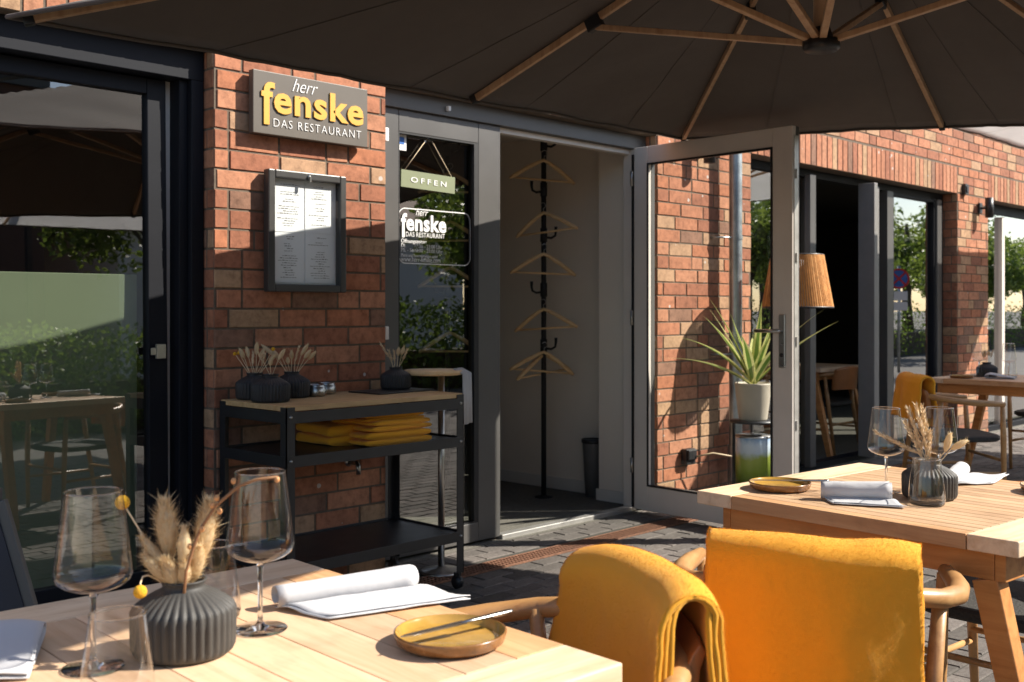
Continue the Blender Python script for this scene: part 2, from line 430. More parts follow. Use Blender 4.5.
# ------------------------------------------------------------------ ground
g = MB(); g.box(-600, 600, -600, 600, -.3, -.012)
tag(g.build('ground', M['asphalt']), kind='structure')
g = MB(); g.box(-1.5, 12.5, -1.6, 4.05, -.008, -.004)
rng = random.Random(3)
row = 0; y = -1.55
pm = MB(); pm.box(-1.5, 12.5, -1.6, 4.12, -.010, -.005, mi=1)
while y < 4.05:
    x = -1.5 - (row % 2)*.1 - rng.random()*.01
    while x < 12.4:
        # leave the drain channel free
        if not (2.6 < x+.1 < 8.4 and y+.1 > 3.655 and y < 3.785):
            h = rng.uniform(-.0015, .0015); tx = rng.uniform(-.001, .001)
            x0, x1, y0, y1 = x+.003, x+.197, y+.003, y+.095
            z = h
            e = .004
            pm.add([(x0,y0,-.006),(x1,y0,-.006),(x1,y1,-.006),(x0,y1,-.006),
                    (x0+e,y0+e,z+tx),(x1-e,y0+e,z-tx),(x1-e,y1-e,z-tx),(x0+e,y1-e,z+tx)],
                   [(4,5,6,7),(0,1,5,4),(1,2,6,5),(2,3,7,6),(3,0,4,7)], r=rng.random())
        x += .2
    y += .098; row += 1
tag(pm.build('paving', [M['paver'], M['joint']]), kind='structure')
ch_ = MB(); ch_.box(2.6, 8.4, 3.657, 3.783, -.0046, -.0035); tag(ch_.build('grate_gap_shade', M['black_matt']), kind='structure')  # flat black strip, paints the shade in the gaps between the grate bars
# rusty drain grate along the facade
gr = MB()
gr.box(2.6, 8.4, 3.655, 3.665, -.004, .004); gr.box(2.6, 8.4, 3.775, 3.785, -.004, .004)
gr.box(2.6, 8.4, 3.690, 3.694, -.003, .0028); gr.box(2.6, 8.4, 3.718, 3.722, -.003, .0028); gr.box(2.6, 8.4, 3.746, 3.750, -.003, .0028)
x = 2.61
while x < 8.39:
    gr.box(x, x+.008, 3.665, 3.775, -.003, .003); x += .022
tag(gr.build('drain_grate', M['rust']), 'rusty slotted drain grate set in the grey paving in front of the entrance', 'drain grate')

# ------------------------------------------------------------------ restaurant building
B = empty('restaurant_building', (0,4,0), 0, 'red brick restaurant building with dark framed glass fronts along the terrace', 'building')
def W(mb): return mb
CH = .0833
def brick_face(mb, u0, u1, z0, z1, place, seed=0):
    """wild bond of bricks on the rectangle; place(u,z,d) gives a point, d = distance out of the wall"""
    k0 = int(math.floor(z0/CH)); k1 = int(math.ceil(z1/CH))
    for k in range(k0, k1):
        za = max(z0, k*CH+.0045); zb = min(z1, (k+1)*CH-.0045)
        if zb-za < .012: continue
        rg = random.Random(k*131+seed)
        u = -3.0 - rg.choice((0,.0625,.125,.19))
        while u < u1:
            L = .24 if rg.random() < .88 else .115
            a = max(u, u0); b = min(u+L, u1)
            j = rg.uniform(-.0012, .0012); rr = rg.random()
            if b-a > .02 and b > u0:
                e = .0018; d = .0035+j; q = [rg.uniform(-.0016,.0016) for _ in range(8)]; t_ = rg.uniform(-.0012,.0012)
                P = [place(a,za,0),place(b,za,0),place(b,zb,0),place(a,zb,0),place(a+e+abs(q[0]),za+e+q[1],d+t_),place(b-e-abs(q[2]),za+e+q[3],d-t_),place(b-e-abs(q[4]),zb-e+q[5],d-t_),place(a+e+abs(q[6]),zb-e+q[7],d+t_)]
                mb.add(P, [(4,5,6,7),(0,1,5,4),(1,2,6,5),(2,3,7,6),(3,0,4,7)], r=rr)
            u += L+.010
def soldier(mb, u0, u1, z0, z1, place, seed=5):
    rg = random.Random(seed); u = u0
    while u < u1-.01:
        a = u+.005; b = min(u+.0775, u1-.002); rr = rg.random()*.68; e = .0018; d = .0035+rg.uniform(-.0012,.0012)
        P = [place(a,z0+.003,0),place(b,z0+.003,0),place(b,z1-.005,0),place(a,z1-.005,0),place(a+e,z0+.005,d),place(b-e,z0+.005,d),place(b-e,z1-.007,d),place(a+e,z1-.007,d)]
        mb.add(P, [(4,5,6,7),(0,1,5,4),(1,2,6,5),(2,3,7,6),(3,0,4,7)], r=rr)
        u += .0833
# B is at y=4: local y = world y - 4
front = lambda u, z, d: (u, -d, z)
left_side = lambda X: (lambda u, z, d: (X-d, u, z))        # reveal that faces -X
right_side = lambda X: (lambda u, z, d: (X+d, -u, z))
bm = [M['brick'], M['mortar']]
LZ = 2.323
def pier(name, x0, x1, label=None, zt=LZ, depth=.32):
    mb = MB()
    mb.box(x0+.006, x1-.006, .001, depth, -.05, zt, mi=1)
    brick_face(mb, x0+.006, x1-.006, 0, zt, front)
    brick_face(mb, 0.004, .24, 0, zt, left_side(x0+.006), seed=9)
    brick_face(mb, -.24, -.004, 0, zt, right_side(x1-.006), seed=13)
    return mb.build(name, bm, B)
pier('brick_pier', 2.358, 3.28)
pier('brick_pier', 5.43, 6.52)
pier('brick_pier', 10.10, 10.86)
pier('brick_pier', 13.6, 16.5)
pier('brick_pier', -2.2, -1.0)
mb = MB()
mb.box(-2.2, 16.5, .001, .32, LZ+.001, 6.2, mi=1)
ops = [(-1.0,2.358),(3.28,5.43),(6.52,10.10),(10.86,13.6)]
for a, b in ops: soldier(mb, a, b, LZ, LZ+.25, front, seed=int(a*10)+40)
for a, b in [(-2.2,-1.0),(2.358,3.28),(5.43,6.52),(10.10,10.86),(13.6,16.5)]: brick_face(mb, a, b, LZ+.002, LZ+.25, front)
brick_face(mb, -2.2, 16.5, LZ+.252, 4.0, front)
mb.build('brick_lintel_wall', bm, B)
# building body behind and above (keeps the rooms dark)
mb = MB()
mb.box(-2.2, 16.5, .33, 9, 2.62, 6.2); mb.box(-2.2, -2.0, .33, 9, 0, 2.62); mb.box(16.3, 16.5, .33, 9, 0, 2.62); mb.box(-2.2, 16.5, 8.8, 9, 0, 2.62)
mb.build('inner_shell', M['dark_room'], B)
mb = MB(); mb.box(-2.0, 16.3, .06, 8.8, -.05, .004); mb.build('interior_floor', M['mat_floor'], B)

def frame_rect(mb, x0, x1, z0, z1, y0, y1, l, r, t, b):
    mb.box(x0, x0+l, y0, y1, z0, z1); mb.box(x1-r, x1, y0, y1, z0, z1)
    mb.box(x0+l, x1-r, y0, y1, z1-t, z1); mb.box(x0+l, x1-r, y0, y1, z0, z0+b)
def pane(x0, x1, z0, z1, y, parent, mat=None, tilt=0, name='pane'):
    m = MB(); m.add([(x0,0,0),(x1,0,0),(x1,0,z1-z0),(x0,0,z1-z0)], [(0,1,2,3)])
    o = m.build(name, mat or M['pane'], parent); o.location = (0, y, z0); o.rotation_euler = (tilt,0,0)
    return o
# --- left window
wf = MB()
wf.box(-1.0, 2.358, .07, .25, 2.20, LZ-.001); wf.box(2.300, 2.357, .07, .16, .0, 2.20); wf.box(2.262, 2.300, .10, .25, 0, 2.20)
wf.box(-1.0, 2.262, .07, .25, 0, .06)
wl = wf.build('window', M['navy_frame'], B, bevel=.003)
sf = MB(); frame_rect(sf, .35, 2.228, .07, 2.195, -.02, .04, .08, .084, .065, .11)
s1 = sf.build('window_sash', M['navy_frame'], wl, bevel=.004); s1.location = (0,.14,0); s1.rotation_euler = (R(-.8),0,0)
gp = MB(); gp.add([(.43,0,.18),(2.144,0,.18),(2.144,0,2.13),(.43,0,2.13)], [(0,1,2,3)])
g1 = gp.build('pane', M['pane'], wl); g1.location = (0,.145,0); g1.rotation_euler = (R(-.8),0,0)
sm = MB(); sm.box(2.16, 2.20, .095, .112, 1.045, 1.105); sm.box(2.138, 2.16, .10, .108, 1.06, 1.09); sm.build('window_catch', M['steel'], wl, bevel=.002)
st = MB(); st.box(2.238, 2.262, .18, .19, .05, 2.2); st.build('window_strip', M['trim_white'], wl)
# --- entrance: fixed side light, lintel beam, jambs
en = MB()
en.box(3.281, 5.429, .08, .30, 2.236, LZ-.001)
entr = en.build('entrance_beam', M['anthracite'], B, bevel=.003)
fr = MB(); frame_rect(fr, 3.32, 4.155, .02, 2.235, .10, .18, .122, .165, .11, .10)
slf = fr.build('side_light_frame', M['anthracite'], B, bevel=.004)
se = MB(); frame_rect(se, 3.442, 3.99, .12, 2.125, .101, .12, .006, .03, .008, .008)
se.build('glazing_seal', M['rubber'], slf)
pane(3.442, 3.99, .12, 2.126, .14, slf)
for z in (2.06,1.10):
    ws = MB(); ws.box(3.325, 3.348, .06, .098, z, z+.065); ws.build('hinge_cover', M['white_paint'], slf, bevel=.004)
lw = MB(); lw.box(3.74, 3.755, .06, .08, 2.262, 2.285); lw.build('door_contact', M['white_paint'], entr)
jb = MB(); jb.box(5.315, 5.4295, .06, .17, .02, 2.235); jb.box(4.156, 5.315, .12, .17, 2.205, 2.2355)
jbo = jb.build('door_frame', M['frame_light'], B, bevel=.003)
js = MB(); js.box(5.307, 5.3145, .085, .10, .03, 2.20); js.box(5.355, 5.362, .05, .0595, .03, 2.2)
for z in (.3,.7,1.1,1.5,1.9): js.lathe([(.006,0),(.006,.003),(.0001,.004)], 8, M=Matrix.Translation((5.335,.058,z)) @ Matrix.Rotation(R(90),4,'X'))
js.build('door_seal', M['rubber'], jbo)
th = MB(); th.box(4.155, 5.34, .085, .145, .0, .03); th.build('threshold', M['sill'], B, bevel=.004)
# vestibule
ve = MB()
ve.box(5.43, 5.48, .18, .46, .004, 2.45); ve.box(5.60, 5.66, .46, 1.75, .004, 2.45); ve.box(5.48,5.66,.41,.46,.004,2.45)
ve.box(3.30, 5.66, .31, 1.75, 2.45, 2.50)
ve.build('vestibule_wall', M['wall_white'], B)
sk = MB(); sk.box(5.586, 5.60, .475, 1.75, .004, .085); sk.box(5.416, 5.43, .18, .475, .004, .085); sk.build('skirting', M['trim_white'], B, bevel=.002)
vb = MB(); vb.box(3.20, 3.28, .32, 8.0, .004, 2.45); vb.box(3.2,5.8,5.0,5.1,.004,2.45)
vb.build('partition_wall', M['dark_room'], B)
dm = MB(); dm.box(4.0, 5.5, .16, 1.6, .0045, .012); dm.build('entrance_mat', M['mat_floor'], B)
# --- second opening
o2 = MB()
frame_rect(o2, 6.521, 10.099, .0, LZ-.001, .13, .24, .05, .10, .06, .05)
w2 = o2.build('window', M['navy_frame'], B, bevel=.003)
for xa, xb in ((8.86,8.98),(9.90,10.0),(7.56,7.62)):
    m2 = MB(); m2.box(xa, xb, .10, .2, .05, 2.26); m2.build('mullion', M['anthracite'], w2, bevel=.003)
pane(8.98, 9.90, .1, 2.26, .15, w2)
sf = MB(); frame_rect(sf, 9.0, 9.9, .05, 2.262, .12, .18, .03, .03, .03, .06); sf.build('window_sash', M['navy_frame'], w2, bevel=.002)
# open sliding/turned sash seen edge on, lit above
sd = MB(); sd.box(8.30, 8.36, -.05, .09, .05, 2.27); sd.build('open_sash', M['sash_grey'], w2, bevel=.004); sd = MB(); sd.box(8.40, 8.62, .06, .10, .05, 2.27); sd.build('open_sash', M['sash_grey'], w2, bevel=.004)
sd = MB(); sd.box(7.44, 7.53, .05, .10, .05, 2.27); sd.build('open_sash', M['anthracite'], w2, bevel=.004)
pane(6.75, 7.44, .1, 2.25, .15, w2)
for i in range(4):
    c_ = MB(); x = 6.78+i*.07
    pts = []
    c_.add([(x,.30,.2),(x+.05,.33,.2),(x+.05,.33,2.2),(x,.30,2.2)], [(0,1,2,3)]); c_.build('blind_slat', M['trim_white'], w2, solid=.002)
# --- third opening
o3 = MB(); frame_rect(o3, 10.861, 13.599, 0, LZ-.001, .13, .24, .06, .06, .10, .06)
w3 = o3.build('window', M['navy_frame'], B, bevel=.003)
for xa, xb in ((11.55,11.62),(12.5,12.6)):
    m3 = MB(); m3.box(xa, xb, .11, .2, .05, 2.2); m3.build('mullion', M['frame_light'], w3)
pane(10.92, 13.54, .1, 2.22, .15, w3)
# drainpipe with bracket
dp = MB(); dp.tube([(6.168,-.10,0),(6.168,-.10,3.9)], .043, 20, False); dp.tube([(6.168,-.10,.0),(6.168,-.10,.35)], .052, 20, False)
dpo = dp.build('drainpipe', M['zinc'], B)
for z in (.95, 1.72):
    db = MB(); db.tube([(6.168,-.10,z-.012),(6.168,-.10,z+.012)], .047, 20, False); db.tube([(6.115,-.10,z),(6.05,-.06,z),(6.02,-.005,z)], .006, 8)
    db.build('pipe_bracket', M['zinc'], dpo)

# --- door leaf, opened outwards
D = empty('entrance_door', (5.30,.045,0)); D.parent = B; D.rotation_euler = (0,0,R(-90-3.5))
# local: x along the leaf from the hinge, y = inner face direction
dl = MB(); frame_rect(dl, 0, 1.115, .03, 2.232, -.035, .0, .105, .125, .105, .15); dl.build('door_leaf', M['frame_light'], D, bevel=.004)
dl = MB(); frame_rect(dl, 0.001, 1.114, .031, 2.231, .001, .035, .105, .125, .105, .15); dl.build('door_outer_face', M['anthracite'], D, bevel=.004)
pn = MB(); pn.add([(.10,0,.17),(1.0,0,.17),(1.0,0,2.13),(.10,0,2.13)], [(0,1,2,3)]); pn.build('pane', M['clear_pane'], D)
dg = MB(); frame_rect(dg, .104, .992, .178, 2.129, -.040, -.0352, .012, .012, .012, .012); dg.build('glazing_seal', M['rubber'], D)
hd = MB()
hd.box(1.035, 1.075, -.045, -.0355, .93, 1.22); ho = hd.build('door_handle', M['steel'], D, bevel=.006)
hl = MB(); hl.tube([(1.055,-.045,1.13),(1.055,-.085,1.13),(1.04,-.095,1.13),(.92,-.095,1.13)], .010, 12); hl.build('lever', M['steel'], ho)
hk = MB(); hk.lathe([(.011,0),(.011,.004),(.0001,.005)], 14, M=Matrix.Translation((1.055,-.046,1.0)) @ Matrix.Rotation(R(90),4,'X')); hk.build('lock_cylinder', M['black_metal'], ho)
el = MB(); el.box(1.1155, 1.119, -.02, .018, .08, 2.18)
for z in (.25,.6,1.05,1.5,1.95): el.box(1.119, 1.126, -.008, .008, z, z+.05)
el.build('lock_rail', M['sill'], D)
for z in (.25, 1.15, 2.0):
    hg = MB(); hg.tube([(-.012,-.045,z),(-.012,-.045,z+.09)], .009, 12); hg.build('hinge', M['steel'], D)

# decal on side light pane (parts of the building's side light)
dc = MB()
def rrect(mb, x0, x1, z0, z1, r, w, y, n=8):
    pts = []
    for cx, cz, a0 in ((x1-r,z1-r,0),(x0+r,z1-r,90),(x0+r,z0+r,180),(x1-r,z0+r,270)):
        for i in range(n+1):
            a = R(a0+90*i/n); pts.append((cx+r*math.cos(a), cz+r*math.sin(a), math.cos(a), math.sin(a)))
    L = len(pts); vs = []; fs = []
    for x, z, nx, nz in pts: vs += [(x,y,z),(x-nx*w,y,z-nz*w)]
    for i in range(L):
        j = (i+1)%L; fs.append((2*i,2*j,2*j+1,2*i+1))
    mb.add(vs, fs)
rrect(dc, 3.468, 3.965, 1.475, 1.755, .045, .005, .135)
dc.build('window_lettering', M['white_paint'], slf)
yd = .134
text_obj('fenske', .115, M['white_paint'], slf, 'window_lettering', (3.485,yd,1.645), .0005, .0035, 0, 1, 1.05, fit=.305, tail=.035)
text_obj('herr', .05, M['white_paint'], slf, 'window_lettering', (3.580,yd,1.722), .0003, 0, .35, .9)
text_obj('DAS RESTAURANT', .034, M['white_paint'], slf, 'window_lettering', (3.515,yd,1.612), .0003, 0, 0, .9, 1.05)
text_obj('Öffnungszeiten', .028, M['white_paint'], slf, 'window_lettering', (3.485,yd,1.580), .0003)
text_obj('Di.', .027, M['white_paint'], slf, 'window_lettering', (3.485,yd,1.557), .0003)
text_obj('17:30 - 23:00 Uhr', .027, M['white_paint'], slf, 'window_lettering', (3.570,yd,1.557), .0003)
text_obj('Mi. - So.', .027, M['white_paint'], slf, 'window_lettering', (3.485,yd,1.535), .0003)
text_obj('12:00 - 23:00 Uhr', .027, M['white_paint'], slf, 'window_lettering', (3.570,yd,1.535), .0003, 0)
text_obj('Menü und Reservierungen unter', .023, M['white_paint'], slf, 'window_lettering', (3.485,yd,1.510), .0003, 0, 0, .82)
text_obj('www.herr-fenske.com', .036, M['white_paint'], slf, 'window_lettering', (3.485,yd,1.486), .0003, 0, 0, .82)
tg = MB(); tg.box(3.455, 3.52, .134, .136, 2.04, 2.118); tgo = tg.build('window_tag', M['white_paint'], slf)
tb = MB(); tb.box(3.47, 3.505, .1320, .1338, 2.07, 2.105); tb.build('tag_print', M['blue'], slf)

# ------------------------------------------------------------------ signs on the pillar
S = empty('wall_sign', (2.82,3.945,2.127), 0, 'dark taupe sign board with raised yellow lettering high on the brick pillar', 'sign')
sb = MB(); sb.box(-.305, .305, -.0, .035, -.134, .134); sb.build('sign_board', M['sign_face'], S, bevel=.003)
sbk = MB(); sbk.box(-.25, .25, .0351, .0495, -.09, .09); sbk.build('mounting_plate', M['black_metal'], S)
text_obj('fenske', .172, M['sign_yellow'], S, 'yellow_lettering', (-.268,-.0035,-.034), .003, .0045, 0, 1, 1.08, fit=.545, tail=.055)
text_obj('herr', .085, M['white_paint'], S, 'white_lettering', (-.115,-.002,.066), .001, -.0012, .42, .85)
text_obj('DAS RESTAURANT', .052, M['white_paint'], S, 'white_lettering', (-.205,-.002,-.098), .001, -.0009, 0, 1, 1.2, fit=.47)

Mb = empty('menu_case', (2.797,3.955,1.585), 0, 'black framed glazed menu case hanging on the brick pillar below the sign', 'menu case')
mf = MB(); frame_rect(mf, -.206, .206, -.263, .263, -.012, .03, .034, .034, .034, .034); mf.build('frame', M['case_frame'], Mb, bevel=.005)
mk = MB(); mk.box(-.17, .17, .022, .038, -.23, .23); mk.build('back_board', M['paper'], Mb)
for s_, x0 in ((0,-.163),(1,.002)):
    for q, (za, zb) in enumerate(((.0,.222),(-.222,-.004))):
        pg = MB(); pg.box(x0, x0+.158, .0185, .0215, za, zb); po = pg.build('menu_sheet', M['paper'], Mb)
        ln = MB(); rg = random.Random(s_*7+q); z = zb-.018
        while z > za+.02:
            w = rg.uniform(.03,.11); cx = x0+.079+rg.uniform(-.01,.01)
            if rg.random() < .8:
                xx = cx-w/2
                while xx < cx+w/2:
                    ww = rg.uniform(.006,.018); ln.box(xx, min(xx+ww, cx+w/2), .0175, .0184, z, z+(.0038 if rg.random()<.3 else .0022)); xx += ww+.004
            z -= .0105
        ln.build('menu_print', M['ink'], po)
mp_ = MB(); mp_.add([(-.17,0,-.227),(.17,0,-.227),(.17,0,.227),(-.17,0,.227)], [(0,1,2,3)]); mpo = mp_.build('cover_glass', M['clear_pane'], Mb)
ml = MB(); ml.lathe([(.008,0),(.008,.008),(.0001,.009)], 12, M=Matrix.Translation((0,-.012,.244)) @ Matrix.Rotation(R(90),4,'X')); ml.box(-.005,.005,-.026,-.018,.22,.246); ml.build('lock', M['steel'], Mb)

Of = empty('open_sign', (3.655,4.118,1.895), 0, 'olive green board reading OFFEN hanging on strings behind the door side glass', 'sign')
ob = MB(); ob.box(-.182, .182, .0, .008, -.043, .043); oo = ob.build('board', M['olive'], Of); 
text_obj('OFFEN', .037, M['white_paint'], oo, 'lettering', (-.12,-.0015,-.014), .0008, .0002, 0, 1, 1.5, fit=.24)
os_ = MB(); os_.tube([(-.165,.002,.035),(-.02,.004,.21)], .0018, 6); os_.tube([(.165,.002,.035),(.02,.004,.21)], .0018, 6); os_.build('string', M['beige_grass'], Of)
hk = MB(); hk.lathe([(.014,0),(.014,.006),(.0001,.007)], 12, M=Matrix.Translation((0,.006,.215)) @ Matrix.Rotation(R(90),4,'X')); hk.build('suction_cup', M['solid_glass'], Of)
Of.rotation_euler = (0, R(1.5), 0)

# ------------------------------------------------------------------ vestibule things
rackA = empty('coat_rack', (5.25,4.78,0), 0, 'black floor to ceiling coat pole in the open doorway, carrying the full row of hangers', 'coat rack')
def rack(rt):
    p = MB(); p.tube([(0,0,.02),(0,0,2.44)], .017, 14); p.build('pole', M['black_matt'], rt)
    b = MB(); b.lathe([(.001,0),(.06,0),(.06,.012),(.02,.02)], 24, (0,0,.006)); b.build('base_plate', M['black_matt'], rt)
    for i, z in enumerate((2.36, 2.06, 1.76, 1.40, 1.03)):
        s = 1 if i % 2 == 0 else -1
        ux, uy = .6947*s, -.7193*s
        h = MB(); pts = [(ux*a, uy*a, z+b) for a, b in ((.014,-.04),(.05,-.045),(.075,-.03),(.08,0),(.08,.03))]
        h.tube(pts, [.008,.008,.008,.009,.011], 10); h.build('hook', M['black_matt'], rt)
        c = MB(); c.tube([(0,0,z-.07),(0,0,z+.02)], .023, 14); c.build('collar', M['black_matt'], rt)
rack(rackA)
rackB = dup(rackA, (4.98,5.42,0), 0, 'second black coat pole further inside, half hidden behind the grey door frame post')
HG = 'wooden hangers on the coat poles'
Hn = empty('clothes_hanger', (0,0,0), 0, 'x', 'hanger', HG)
hm = MB()
pts = [(-.215,.02,-.125),(-.19,.015,-.107),(-.10,.002,-.045),(-.03,0,-.004),(0,0,.008),(.03,0,-.004),(.10,.002,-.045),(.19,.015,-.107),(.215,.02,-.125)]
hm.tube(pts, [.012,.017,.018,.015,.013,.015,.018,.017,.012], 10, sq=.8); hm.build('shoulder', M['hanger'], Hn)
hb = MB(); hb.tube([(-.20,.018,-.118),(.20,.018,-.118)], .007, 8); hb.build('trouser_bar', M['hanger'], Hn)
hh = MB(); pts = [(0,0,.01),(0,0,.035)]+[(.018*math.sin(a)+.0, 0, .055-.018*math.cos(a)) for a in [R(x) for x in range(0,260,25)]]
hh.tube(pts, .0022, 6); hh.build('hanger_hook', M['steel'], Hn)
lab = ['topmost wooden hanger, hanging right under the door head on the front coat pole',
       'second wooden hanger from the top on the front coat pole',
       'third wooden hanger from the top, at the middle of the front coat pole',
       'fourth wooden hanger from the top on the front coat pole',
       'lowest wooden hanger on the front coat pole, above the bare lower pole',
       'wooden hanger doubled up just behind the lowest one on the front pole']
hz = [(.0,2.27),( -.0,1.93),(.0,1.66),(.0,1.30),(.0,1.02),(.03,1.0)]
ang0 = R(-46)
for i, (dx, z) in enumerate(hz):
    s = .06 if i % 2 == 0 else -.04
    o = Hn if i == 0 else dup(Hn)
    o['label'] = lab[i]; o.location = (5.25+.045*(-.75)+dx-s*.1, 4.78-.045*.7-s*.1+dx, z-.06); o.rotation_euler = (0, R((4,-6,2,-4,5,-7)[i]), ang0+R((8,-22,5,-20,12,34)[i]))
lab2 = ['highest hanger peeking out from behind the grey door post on the rear pole','second hanger peeking out beside the door post on the rear pole','third hanger peeking out beside the door post on the rear pole','lowest hanger peeking out beside the door post on the rear pole']
for i, z in enumerate((2.16,1.83,1.52,1.08)):
    dup(Hn, (4.96,5.37,z), ang0+R((8,-12,10,-6)[i]), lab2[i])
bn = empty('waste_bin', (5.508,4.575,0.004), 0, 'tall grey waste bin standing at the vestibule wall behind the door jamb', 'bin')
b_ = MB(); b_.lathe([(.001,0),(.05,0),(.070,.37),(.073,.38),(.066,.38),(.05,.05),(.001,.04)], 28); b_.build('bin_body', M['bin'], bn)
b_ = MB(); b_.lathe([(.071,.36),(.076,.365),(.076,.385),(.068,.385)], 28); b_.build('rim', M['black_metal'], bn)

# ------------------------------------------------------------------ fixtures on the wall
def spot(name, loc, label, flip=1):
    t = empty(name, loc, 0, label, 'wall lamp')
    a = MB(); a.box(-.035,.035,-.02,.0,-.05,.05); a.build('wall_plate', M['black_metal'], t, bevel=.003)
    a = MB(); a.tube([(0,-.02,0),(0,-.06,.0)], .012, 10); a.build('arm', M['black_metal'], t)
    a = MB(); a.tube([(0,-.095,-.095),(0,-.095,.095)], .038, 20, True); a.build('lamp_tube', M['black_metal'], t)
    return t
spot('wall_lamp', (5.86,3.994,2.28), 'black cylindrical wall lamp seen through the open glass door, left of the drainpipe')
spot('wall_lamp', (10.62,3.994,2.22), 'black cylindrical wall lamp on the brick pier between the two far windows')
t = MB(); t.box(10.20,10.28,3.96,3.994,2.32,2.42); t.box(10.215,10.265,3.952,3.96,2.34,2.40); tag(t.build('junction_box', M['black_metal'], bevel=.003), 'small black box on the brick pier above the far wall lamp', 'junction box')
t = empty('outdoor_socket', (5.73,3.994,.31), 0, 'black outdoor socket low on the brick wall behind the glass door', 'socket')
a = MB(); a.box(-.05,.05,-.045,0,-.05,.05); a.box(-.045,.045,-.06,-.045,-.02,.045); a.build('socket_box', M['black_metal'], t, bevel=.006)
a = MB(); pts = [(5.76,3.93,.31),(5.84,3.86,.33),(5.98,3.80,.30),(6.08,3.76,.20),(6.12,3.74,.08),(6.12,3.72,.012)]
a.tube(pts, .006, 8); tag(a.build('power_cord', M['hose']), 'pale thin cord curving down from the wall socket', 'cord')
t = empty('wall_tap', (3.05,3.994,.545), 0, 'small chrome garden tap on the brick pillar under the middle bench shelf', 'tap')
a = MB(); a.tube([(0,0,0),(0,-.06,0),(0,-.075,-.012),(0,-.078,-.05)], .011, 12); a.lathe([(.02,0),(.02,.01),(.012,.014)], 16, M=Matrix.Rotation(R(90),4,'X')); a.build('spout', M['steel'], t)
a = MB(); a.tube([(-.028,-.04,.028),(.028,-.04,.028)], .006, 8); a.tube([(0,-.04,.0),(0,-.04,.028)], .006, 8); a.build('tap_handle', M['steel'], t)

# lamp shade (floor lamp), plant, tin
L = empty('floor_lamp', (6.37,3.56,0), 0, 'floor lamp with an orange rope shade standing behind the open door', 'lamp')
a = MB(); rg = random.Random(4); n = 84
for k in range(n):
    w0 = 2*math.pi*k/n; w1 = w0+.06
    a.bar((.165*math.cos(w0),.165*math.sin(w0),1.60),(.225*math.cos(w1),.225*math.sin(w1),1.26), .0105, .008, up=(math.cos(w0),math.sin(w0),0))
a.build('lamp_shade', M['rope'], L)
a = MB(); a.tube([(.165*math.cos(x*.2618),.165*math.sin(x*.2618),1.60) for x in range(24)], .006, 8, closed=True); a.tube([(.225*math.cos(x*.2618),.225*math.sin(x*.2618),1.26) for x in range(24)], .007, 8, closed=True)
for k in range(3): a.tube([(0,0,1.59),(.165*math.cos(k*2.1),.165*math.sin(k*2.1),1.60)], .003, 6)
a.build('shade_ring', M['black_metal'], L)
a = MB(); a.lathe([(.05,1.57),(.135,1.55),(.19,1.27)], 32); a.build('shade_lining', M['white_cloth'], L)
a = MB(); a.tube([(0,0,.02),(0,0,1.6)], .012, 12); a.build('pole', M['black_metal'], L)
a = MB(); a.lathe([(.001,0),(.15,0),(.15,.015),(.02,.025)], 32); a.build('base', M['black_metal'], L)

PS = empty('plant_stand', (5.73,3.50,0), 0, 'black round metal plant stand behind the glass door', 'plant stand')
a = MB(); a.lathe([(.001,.56),(.14,.56),(.14,.575),(.001,.575)], 32); a.build('top_plate', M['black_metal'], PS)
a = MB(); a.lathe([(.001,.18),(.14,.18),(.14,.192),(.001,.192)], 32); a.build('shelf', M['black_metal'], PS)
for k in range(3):
    a = MB(); w = k*2.094+.6; a.bar((.135*math.cos(w),.135*math.sin(w),0),(.135*math.cos(w),.135*math.sin(w),.56), .014,.014); a.build('leg', M['black_metal'], PS)
T = empty('printed_tin', (5.73,3.50,.193), 0, 'round tin printed with blue sky and green hills under the potted plant', 'tin')
a = MB(); a.lathe([(.001,0),(.105,0),(.105,.28)], 40); a.build('tin_body', M['landscape'], T)
a = MB(); a.lathe([(.108,.28),(.108,.292),(.001,.295)], 40); a.build('lid', M['steel'], T)
P = empty('potted_plant', (5.73,3.50,.576), 0, 'potted plant with long pale edged arching leaves behind the open glass door', 'plant')
a = MB(); a.lathe([(.001,0),(.082,0),(.086,.01),(.110,.215),(.112,.225),(.104,.225),(.10,.20),(.001,.20)], 40); a.build('pot', M['pot'], P)
a = MB(); rg = random.Random(11)
def leaf(mb, az, L_, rise, droop, w, x0=0, y0=0, z0=.2):
    n = 12; c = []; w *= 1.22
    for i in range(n+1):
        s = i/n; r = L_*(s*math.cos(rise)+ .25*s*s*droop); z = L_*(s*math.sin(rise) - droop*s*s*.75)
        c.append(Vector((x0+math.cos(az)*r, y0+math.sin(az)*r, z0+z)))
    side = Vector((-math.sin(az), math.cos(az), 0))
    for i in range(n):
        for (a0, a1, rr) in ((-1,-.45,.8),(-.45,.45,.2+.2*rg.random()),(.45,1,.8)):
            def ww(s): return w*(.45+.55*math.sin(math.pi*min(1,s*1.1+.1)))*(1-s**4)
            s0, s1 = i/n, (i+1)/n
            up = Vector((0,0,1))
            f = lambda cc, s, k: cc + side*ww(s)*k + up*abs(k)*ww(s)*.35
            mb.add([f(c[i],s0,a0), f(c[i],s0,a1), f(c[i+1],s1,a1), f(c[i+1],s1,a0)], [(0,1,2,3)], True, rr)
spec = [(R(150),.62,R(62),.25,.028),(R(170),.80,R(28),.30,.024),(R(120),.6,R(66),.15,.028),(R(-40),.72,R(46),.22,.024),(R(-60),.75,R(60),.3,.026),(R(140),.5,R(75),.1,.026),(R(200),.55,R(58),.35,.024),(R(-20),.6,R(70),.1,.026),(R(30),.6,R(55),.3,.025),(R(155),.7,R(48),.4,.025),(R(135),.68,R(70),.2,.024),(R(-80),.5,R(75),.1,.025),(R(0),.55,R(80),.05,.026)]
